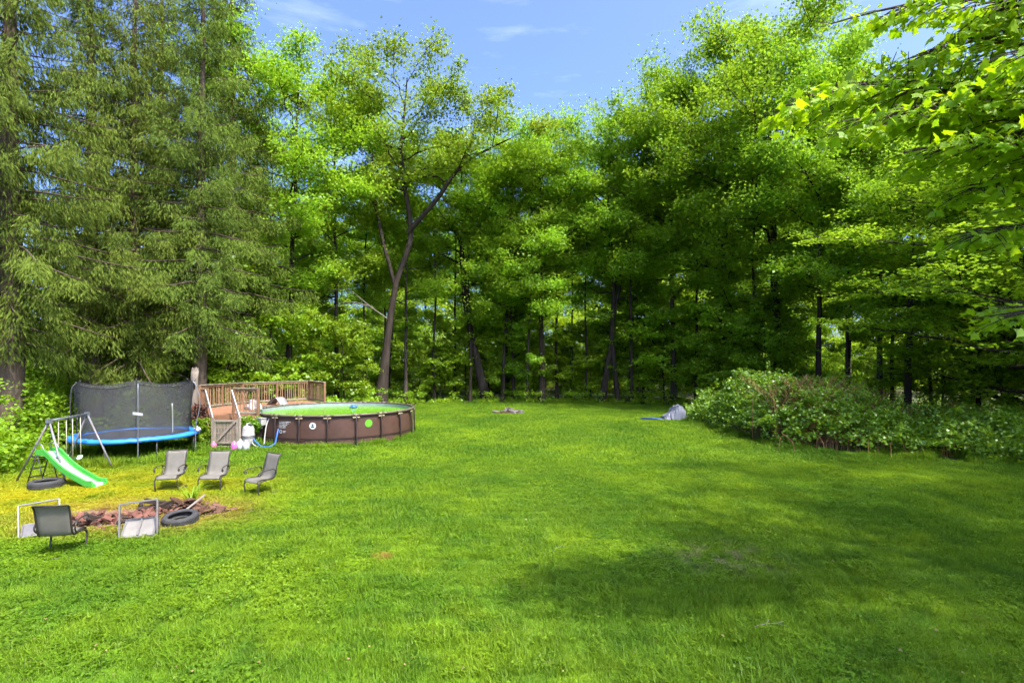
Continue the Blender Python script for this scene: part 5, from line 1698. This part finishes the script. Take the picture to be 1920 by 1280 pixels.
# ------------------------------------------------------------------ swing set with slide
def make_swing():
    root = empty('swing_set', (-13.7, 16.6, 0), 0, 'small metal swing set with grey legs and a bright green slide', 'swing set')
    o_ = Vector((-13.7, 16.6, 0))
    def q(x, y, z): return tuple(Vector((x, y, z)) - o_)
    A1, A2 = (-13.58, 15.65, 1.82), (-14.22, 17.85, 1.80)
    MB().tube([q(*A1), q(*A2)], 0.036, 10).build('top_bar', M['grey_steel'], root, True)
    for foot, ap in (((-14.66, 15.75, -0.02), A1), ((-12.82, 15.35, -0.02), A1), ((-13.25, 17.72, -0.02), A2), ((-15.12, 18.05, -0.02), A2)):
        MB().tube([q(*foot), q(*ap)], 0.028, 10).build('leg', M['rusty_steel'], root, True)
    for ap in (A1, A2):
        MB().box(*[v for ax in range(3) for v in (q(*ap)[ax] - 0.06, q(*ap)[ax] + 0.06)]).build('corner_bracket', M['grey_steel'], root)
    for fa, fb, ap in (((-14.66, 15.75), (-12.82, 15.35), A1),):
        t = 0.42
        p = [fa[k] + (ap[k] - fa[k]) * t for k in range(2)]; r_ = [fb[k] + (ap[k] - fb[k]) * t for k in range(2)]
        MB().tube([q(p[0], p[1], ap[2] * t), q(r_[0], r_[1], ap[2] * t)], 0.022, 8).build('cross_brace', M['black_metal'], root, True)
    def along(t): return [A1[k] + (A2[k] - A1[k]) * t for k in range(3)]
    # two swings
    for t0, t1, zs, seat in ((0.22, 0.42, 0.62, False), (0.58, 0.80, 0.48, True)):
        s = empty('swing', (0, 0, 0)); s.parent = root
        p, r_ = along(t0), along(t1)
        dx = 0.10 if seat else 0.0
        MB().tube([q(*p), q(p[0] + dx, p[1] - dx, zs)], 0.011, 6).build('rope', M['rope'], s, True)
        MB().tube([q(*r_), q(r_[0] + dx, r_[1] - dx, zs)], 0.011, 6).build('rope', M['rope'], s, True)
        c = Vector(q((p[0] + r_[0]) / 2 + dx, (p[1] + r_[1]) / 2 - dx, zs))
        e = (Vector((r_[0] - p[0], r_[1] - p[1], 0))).normalized()
        n_ = Vector((-e.y, e.x, 0))
        pr = [(-0.22, 0.02), (-0.15, -0.04), (0, -0.06), (0.15, -0.04), (0.22, 0.02)]
        b = MB(); vs = []
        for w in (-0.07, 0.07):
            for hgt in (0, 0.02):
                for a_, z_ in pr:
                    vs.append(tuple(c + e * a_ + n_ * w + Vector((0, 0, z_ + hgt))))
        fs = []
        for i in range(4):
            fs += [(i, i + 1, 11 + i, 10 + i), (5 + i, 15 + i, 16 + i, 6 + i), (i, 5 + i, 6 + i, i + 1), (10 + i, 11 + i, 16 + i, 15 + i)]
        b._add(vs, fs).build('seat', M['seat_green'], s)
    # slide: trough with raised sides
    sl = empty('slide', q(-13.55, 15.62, 0), math.atan2(-0.42, 1.75)); sl.parent = root
    sl['label'] = 'bright green plastic slide with a pale worn bed'
    path = spline([(-0.22, 0.90), (0.0, 0.92), (0.18, 0.86), (0.55, 0.58), (0.95, 0.36), (1.35, 0.20), (1.62, 0.10), (1.82, 0.10), (1.86, 0.02)], 30)
    w = 0.20
    def strip(y0, y1, h0, h1, name, mat_, thick=0.02):
        vs, fs = [], []
        for x, z in path:
            for yy, hh in ((y0, h0), (y1, h0), (y1, h1), (y0, h1)):
                vs.append((x, yy, z + hh))
        m = len(path)
        for i in range(m - 1):
            for j in range(4):
                fs.append((i * 4 + j, i * 4 + (j + 1) % 4, (i + 1) * 4 + (j + 1) % 4, (i + 1) * 4 + j))
        fs += [(3, 2, 1, 0), ((m - 1) * 4, (m - 1) * 4 + 1, (m - 1) * 4 + 2, (m - 1) * 4 + 3)]
        MB()._add(vs, fs).build(name, mat_, sl)
    strip(-w + 0.02, w - 0.02, -0.03, 0.0, 'chute', M['slide'])
    strip(-w * 0.55, w * 0.55, 0.002, 0.012, 'worn_bed', M['slide_worn'])
    strip(-w - 0.03, -w + 0.02, -0.06, 0.10, 'side_wall', M['slide'])
    strip(w - 0.02, w + 0.03, -0.06, 0.10, 'side_wall', M['slide'])
    for s_ in (-1, 1):
        MB().tube(spline([(-0.22, s_ * w, 0.92), (-0.26, s_ * w, 1.12), (-0.05, s_ * w, 1.17), (0.10, s_ * w, 0.98)], 12), 0.014, 7).build('grab_rail', M['grey_steel'], sl, True)
    la = empty('ladder', q(-13.75, 15.62, 0), math.atan2(-0.42, 1.75)); la.parent = root
    for s_ in (-1, 1):
        MB().tube([(-0.32, s_ * 0.19, -0.02), (0.02, s_ * 0.18, 0.88)], 0.016, 8).build('ladder_rail', M['black_metal'], la, True)
        MB().tube([(0.34, s_ * 0.19, -0.02), (0.06, s_ * 0.18, 0.86)], 0.014, 8).build('ladder_strut', M['black_metal'], la, True)
    for k in range(3):
        t = 0.22 + 0.28 * k
        MB().bar((-0.32 + 0.34 * t, -0.19, 0.9 * t), (-0.32 + 0.34 * t, 0.19, 0.9 * t), 0.09, 0.025).build('rung', M['black_metal'], la)
make_swing()

def tyre(loc, label, Rt=0.36, tilt=(0, 0, 0), s=1.0):
    o = empty('tyre', loc, 0, label, 'tyre', 'old tyres on the lawn')
    o.rotation_euler = tilt
    o.scale = (s, s, s)
    prof = [(Rt - 0.13, 0.05), (Rt - 0.115, 0.015), (Rt - 0.06, 0.0), (Rt - 0.015, 0.02), (Rt, 0.05), (Rt, 0.155), (Rt - 0.015, 0.185), (Rt - 0.06, 0.205), (Rt - 0.115, 0.19), (Rt - 0.13, 0.155), (Rt - 0.10, 0.15), (Rt - 0.03, 0.14), (Rt - 0.03, 0.065), (Rt - 0.10, 0.055)]
    n = 36
    vs, fs = [], []
    for i in range(n):
        a = 2 * PI * i / n
        for r, z in prof: vs.append((r * math.cos(a), r * math.sin(a), z))
    m = len(prof)
    for i in range(n):
        for j in range(m):
            fs.append((i * m + j, ((i + 1) % n) * m + j, ((i + 1) % n) * m + (j + 1) % m, i * m + (j + 1) % m))
    MB()._add(vs, fs).build('carcass', M['rubber'], o, True)
    b = MB()
    for i in range(60):
        a = 2 * PI * i / 60
        for z0, z1, da in ((0.052, 0.095, 0.0), (0.11, 0.153, 0.05)):
            p = [(r * math.cos(a + da + t), r * math.sin(a + da + t)) for r, t in ((Rt - 0.004, -0.036), (Rt + 0.010, -0.033), (Rt + 0.010, 0.033), (Rt - 0.004, 0.036))]
            b.prism(p, z0, z1)
    b.build('tread', M['rubber'], o)
    return o
tyre((-13.15, 15.05, 0.0), 'old black tyre lying flat in the grass beneath the green slide', s=1.1)
tyre((-7.30, 11.75, 0.02), 'old black tyre lying at the right end of the fire pit rubble', tilt=(R(7), R(-3), 0.5), s=0.98)

# ------------------------------------------------------------------ sling patio chairs
def make_chair():
    root = empty('patio_chair')
    prof = spline([(-0.27, 0.355), (-0.23, 0.405), (-0.10, 0.425), (0.08, 0.400), (0.19, 0.400), (0.26, 0.47), (0.31, 0.62), (0.36, 0.80), (0.41, 0.95), (0.47, 1.01)], 30)
    b = MB(); b.sheet([tuple(p) for p in prof], -0.245, 0.245, 0.010, nx=8, sag=0.012); b.build('sling', M['sling'], root, True)
    for s in (-1, 1):
        MB().tube([(s * 0.262, y, z) for y, z in prof], 0.017, 8).build('side_rail', M['bronze'], root, True)
        arm = [(s * 0.265, 0.30, 0.60), (s * 0.30, 0.20, 0.655), (s * 0.31, 0.0, 0.665), (s * 0.31, -0.16, 0.655), (s * 0.31, -0.235, 0.625), (s * 0.31, -0.25, 0.575), (s * 0.31, -0.215, 0.545), (s * 0.31, -0.18, 0.56), (s * 0.31, -0.185, 0.595), (s * 0.31, -0.205, 0.590)]
        MB().tube(spline(arm, 36), 0.014, 8).build('armrest', M['bronze'], root, True)
        sup = [(s * 0.305, 0.20, 0.655), (s * 0.31, 0.265, 0.60), (s * 0.305, 0.275, 0.53), (s * 0.29, 0.20, 0.455), (s * 0.27, 0.06, 0.405)]
        MB().tube(spline(sup, 20), 0.014, 8).build('arm_scroll', M['bronze'], root, True)
        leg = [(s * 0.262, 0.02, 0.395), (s * 0.275, -0.17, 0.375), (s * 0.285, -0.25, 0.32), (s * 0.285, -0.265, 0.22), (s * 0.285, -0.245, 0.10), (s * 0.285, -0.22, 0.03), (s * 0.285, -0.15, 0.018), (s * 0.285, 0.34, 0.018)]
        MB().tube(spline(leg, 30), 0.018, 8).build('leg', M['bronze'], root, True)
    MB().tube([(-0.28, -0.225, 0.345), (0.28, -0.225, 0.345)], 0.014, 8).build('cross_bar', M['bronze'], root, True)
    MB().tube([(-0.285, 0.34, 0.018), (0.285, 0.34, 0.018)], 0.016, 8).build('base_bar', M['bronze'], root, True)
    MB().tube([(-0.262, 0.47, 1.01), (0.262, 0.47, 1.01)], 0.015, 8).build('head_bar', M['bronze'], root, True)
    return root
chair0 = make_chair()
CH = [((-9.50, 14.85), (0.16, -0.985), 'first of three sling chairs in a row, the one nearest the swing set'),
      ((-8.30, 14.80), (0.14, -0.99), 'middle one of the three sling chairs in a row facing the fire pit'),
      ((-6.80, 14.40), (-0.50, -0.87), 'last sling chair of the row, turned sideways towards the others'),
      ((-8.40, 9.95), (-0.30, 0.955), 'nearest sling chair, seen from behind beside the tipped frames')]
for i, ((x, y), (dx, dy), lab) in enumerate(CH):
    o = chair0 if i == 0 else copy_tree(chair0)
    o.location = (x, y, 0)
    o.rotation_euler = (0, 0, math.atan2(dx, -dy))
    o.rotation_euler.x = R([0.8, -1.2, 1.5, -0.6][i]); o.rotation_euler.y = R([-1.0, 1.4, 0.6, -1.6][i])
    tag(o, lab, 'chair', 'sling chairs around the fire pit')

# tipped-over pale frames
def tipped_chair(loc, rz, tilt, label, sling):
    root = empty('tipped_chair', loc, rz, label, 'chair', 'tipped over chairs by the fire pit')
    def part(b, name, mat_, smooth=False):
        o = b.build(name, mat_, root, smooth); o.rotation_euler = (tilt, 0, 0); return o
    # leg loop standing in the air: flat bars
    loop = [(-0.31, 0.02, 0.02), (-0.33, 0.10, 0.70), (0.31, 0.12, 0.74), (0.33, 0.04, 0.06)]
    for a, b_ in zip(loop[:-1], loop[1:]):
        part(MB().bar(a, b_, 0.030, 0.062, (0, 1, 0)), 'leg_bar', M['alu'])
    # seat panel leaning back, its frame and crossbar
    s = part(MB().sheet([(-0.02, 0.06), (0.20, 0.20), (0.42, 0.33)], -0.25, 0.25, 0.016, nx=4, sag=0.02), 'seat_panel', sling)
    for a, b_ in (((-0.27, -0.03, 0.05), (0.27, -0.03, 0.05)), ((-0.27, 0.43, 0.34), (0.27, 0.43, 0.34)), ((-0.27, -0.03, 0.05), (-0.27, 0.43, 0.34)), ((0.27, -0.03, 0.05), (0.27, 0.43, 0.34)), ((0.0, -0.02, 0.075), (0.0, 0.42, 0.350))):
        part(MB().bar(a, b_, 0.035, 0.030), 'seat_frame', M['alu'])
    # back lying on the ground behind
    part(MB().sheet([(0.44, 0.32), (0.52, 0.16), (0.58, 0.03)], -0.24, 0.24, 0.014, nx=3), 'back_panel', M['sling_dark'])
    for sx_ in (-1, 1):
        part(MB().bar((sx_ * 0.27, -0.03, 0.04), (sx_ * 0.30, 0.60, 0.02), 0.03, 0.05), 'arm_bar', M['alu_dark'])
        part(MB().bar((sx_ * 0.27, 0.43, 0.33), (sx_ * 0.28, 0.60, 0.03), 0.03, 0.05), 'back_bar', M['alu_dark'])
tipped_chair((-7.55, 10.75, 0.0), R(24), R(-6), 'pale chair frame tipped over in front of the fire pit rubble, seat panel showing', M['sling_pale'])
tipped_chair((-9.62, 10.85, 0.0), R(40), R(-20), 'pale chair frame tipped over behind the nearest sling chair', M['sling_dark'])

# ------------------------------------------------------------------ fire pit rubble
def chunk(seed, sx, sy, sz, mat_, name, jag=0.25):
    rr = random.Random(seed)
    bm = bmesh.new()
    bmesh.ops.create_cube(bm, size=1.0)
    bmesh.ops.subdivide_edges(bm, edges=bm.edges[:], cuts=1)
    for v in bm.verts:
        v.co = Vector((v.co.x * sx * (1 + rr.uniform(-jag, jag)), v.co.y * sy * (1 + rr.uniform(-jag, jag)), v.co.z * sz * (1 + rr.uniform(-jag, jag))))
    me = bpy.data.meshes.new(name); bm.to_mesh(me); bm.free()
    me.materials.append(mat_)
    return me
def make_pit():
    root = empty('fire_pit', (-8.6, 12.2, 0), 0, 'ring of broken red bricks, bark slabs and charred wood on bare soil', 'fire pit')
    bricks = [chunk(k, 0.17, 0.085, 0.06, M['brick'], 'brick_chunk', 0.3) for k in range(6)]
    slabs = [chunk(20 + k, 0.34, 0.11, 0.045, M['bark_chip'], 'bark_slab', 0.35) for k in range(4)]
    burnt = [chunk(30 + k, 0.46, 0.09, 0.085, M['burnt'], 'charred_log', 0.22) for k in range(4)]
    rr = random.Random(14)
    def put(name, meshes, n, cx, cy, sx, sy, zmax, tilt):
        for i in range(n):
            x, y = rr.gauss(cx, sx), rr.gauss(cy, sy)
            k = max(0, 1 - ((x - cx) / (2 * sx)) ** 2 - ((y - cy) / (2 * sy)) ** 2)
            o = link(name, rr.choice(meshes), root, loc=(x + 8.6, y - 12.2, 0.03 + zmax * k * rr.random()))
            o.rotation_euler = (rr.uniform(-tilt, tilt), rr.uniform(-tilt, tilt), rr.uniform(0, 6.28))
            s = rr.uniform(0.65, 1.25); o.scale = (s, s, s)
    put('brick', bricks, 60, -9.15, 11.85, 0.42, 0.22, 0.16, 0.7)
    put('brick', bricks, 34, -8.35, 12.15, 0.45, 0.30, 0.16, 0.7)
    put('brick', bricks, 18, -9.7, 11.75, 0.20, 0.18, 0.12, 0.7)
    put('bark_slab', slabs, 34, -7.75, 12.75, 0.48, 0.22, 0.22, 0.4)
    put('bark_slab', slabs, 12, -7.15, 12.35, 0.25, 0.25, 0.12, 0.4)
    put('charred_log', burnt, 18, -8.4, 12.70, 0.45, 0.18, 0.24, 0.3)
    put('charred_log', burnt, 6, -9.0, 11.7, 0.3, 0.2, 0.16, 0.6)
make_pit()
pb = empty('pale_board', (-7.45, 12.55, 0.05), R(38), 'pale board stuck up at an angle out of the fire pit rubble', 'board')
MB().bar((-0.20, 0, 0.06), (0.20, 0, 0.36), 0.09, 0.025).build('board', M['pale_board'], pb)
fe = empty('grass_tuft', (-7.85, 13.05, 0), 0, 'spiky tuft of tall grass behind the fire pit rubble', 'plant')
rng = np.random.default_rng(12)
q = Quads()
for k in range(46):
    a = rng.uniform(0, 6.28); l = rng.uniform(0.35, 0.75); w = 0.013
    d = np.array([math.cos(a), math.sin(a), 0]); s_ = np.array([-d[1], d[0], 0])
    P = bez(np.zeros(3), d * l * 0.25 + np.array([0, 0, l * 0.8]), d * l * 0.75 + np.array([0, 0, l * 0.7]), 6)
    ww = (np.array([1, 1, 0.9, 0.7, 0.45, 0.1]) * w)[:, None]
    V = np.concatenate([P - s_ * ww, P + s_ * ww])
    q.add(V, [(i, i + 1, 7 + i, 6 + i) for i in range(5)])
link('blades', mesh_quads('tuft_blades', *q.arrays()), fe, M['leaf_bright'])['kind'] = 'stuff'

# ------------------------------------------------------------------ far lawn: stone pile, tarp heap
def make_far():
    root = empty('stone_pile', (-0.2, 36.0, 0), 0, 'low pile of stones and split wood on the far lawn', 'stones')
    st = [chunk(50 + k, 0.34, 0.26, 0.20, M['stone'], 'stone', 0.3) for k in range(4)]
    lg = [chunk(60 + k, 0.62, 0.10, 0.09, M['bark_chip'], 'split_log', 0.2) for k in range(3)]
    rr = random.Random(2)
    for i in range(15):
        x = rr.gauss(0.1, 0.28); y = rr.gauss(0, 0.25)
        o = link('stone', rr.choice(st), root, loc=(x, y, 0.06 + 0.26 * rr.random() * max(0, 1 - abs(x) / 0.7)))
        o.rotation_euler = (rr.uniform(-0.4, 0.4), rr.uniform(-0.4, 0.4), rr.uniform(0, 6)); s = rr.uniform(0.6, 1.15); o.scale = (s, s, s)
    for i in range(9):
        o = link('split_log', rr.choice(lg), root, loc=(rr.uniform(-0.75, 0.7), rr.uniform(-0.3, 0.2), 0.06 + 0.05 * rr.random()))
        o.rotation_euler = (rr.uniform(-0.2, 0.2), rr.uniform(-0.15, 0.15), rr.uniform(-0.7, 0.7))
    # tarp over a folded frame
    tr = empty('tarp_heap', (9.75, 32.4, 0), 0, 'pale grey tarp draped over a folded metal frame by the bushes', 'tarp')
    tr.scale = (0.85, 0.85, 0.80)
    rng = np.random.default_rng(3)
    prof = spline([(-0.78, 0.04), (-0.66, 0.24), (-0.38, 0.40), (-0.12, 0.66), (0.10, 0.92), (0.32, 1.08), (0.56, 0.98), (0.74, 0.70), (0.82, 0.25)], 28)
    vs, fs = [], []
    ny = 12
    for j in range(ny):
        v = j / (ny - 1)
        for i, (x, z) in enumerate(prof):
            edge = min(1.0, max(0.05, 2.4 * math.sin(PI * v)))
            vs.append((x + 0.10 * math.sin(7 * v + i * 0.5) * 0.5, -0.55 + 1.1 * v - (0.10 * (1 - v) if v < 0.2 else 0), max(0.03, z * edge + 0.055 * math.sin(i * 1.25 + 8 * v) * math.sin(5 * v + i * 0.4) + 0.045 * rng.normal())))
    m = len(prof)
    for j in range(ny - 1):
        for i in range(m - 1):
            fs.append((j * m + i, j * m + i + 1, (j + 1) * m + i + 1, (j + 1) * m + i))
    o = MB()._add(vs, fs).build('tarp', M['tarp'], tr, False)
    md = o.modifiers.new('thickness', 'SOLIDIFY'); md.thickness = 0.012
    for y in (-0.45, 0.45):
        MB().tube([(0.30, y, 1.08), (0.74, y, 0.55), (0.80, y, 0.0)], 0.018, 7).build('frame_leg', M['grey_steel'], tr, True)
        MB().tube([(-0.55, y * 0.9, 0.02), (0.32, y * 0.9, 1.02)], 0.018, 7).build('frame_leg', M['grey_steel'], tr, True)
    MB().tube([(0.74, -0.45, 0.55), (0.74, 0.45, 0.55)], 0.018, 7).build('frame_bar', M['black_metal'], tr, True)
make_far()
lumpy('blue_tarp', M['tarp_blue'], 'dark blue tarp crumpled flat on the grass left of the grey tarp heap', 'tarp', (8.45, 32.1, 0.0), 0.75, 0.35, 0.16, 15)

# fallen twigs on the lawn
def twig(loc, rz, s, label):
    o = empty('fallen_branch', loc, rz, label, 'branch', 'fallen twigs on the lawn'); o.scale = (s, s, s)
    b = MB()
    b.tube(spline([(-0.35, 0, 0.09), (-0.1, 0.04, 0.10), (0.15, -0.02, 0.12), (0.40, 0.06, 0.10)], 10), np.linspace(0.010, 0.004, 10), 5)
    b.tube([(-0.05, 0.03, 0.10), (0.10, 0.16, 0.11), (0.18, 0.20, 0.10)], [0.006, 0.005, 0.003], 5)
    b.tube([(0.12, 0, 0.12), (0.25, -0.12, 0.12), (0.34, -0.13, 0.10)], [0.006, 0.004, 0.003], 5)
    b.build('twig', M['pale_board'], o, True)
twig((3.45, 7.15, 0), 0.2, 0.62, 'pale forked twig lying on the near lawn at the right')
twig((0.88, 10.1, 0), 1.0, 0.5, 'small dry twig on the middle of the lawn')

# fallen leaves and pale clover heads scattered over the grass
rng = np.random.default_rng(91)
n = 300
yy = 6 + 22 * rng.uniform(0, 1, n) ** 1.4
P = np.stack([rng.uniform(-0.95, 0.95, n) * yy, yy, rng.uniform(0.05, 0.085, n)], 1)
P = P[inside(P[:, 0], P[:, 1], LAWN) & ~inside(P[:, 0], P[:, 1], PIT) & (np.hypot(P[:, 0] - POOL_C[0], P[:, 1] - POOL_C[1]) > POOL_R + 0.3)]
V, F = kite_leaves(rng, P, np.full(len(P), 0.035), 0.4)
tag(link('leaf_litter', mesh_quads('leaf_litter', V, F), None, M['litter']), 'small dry leaves scattered over the lawn', 'leaf litter', kind='stuff')
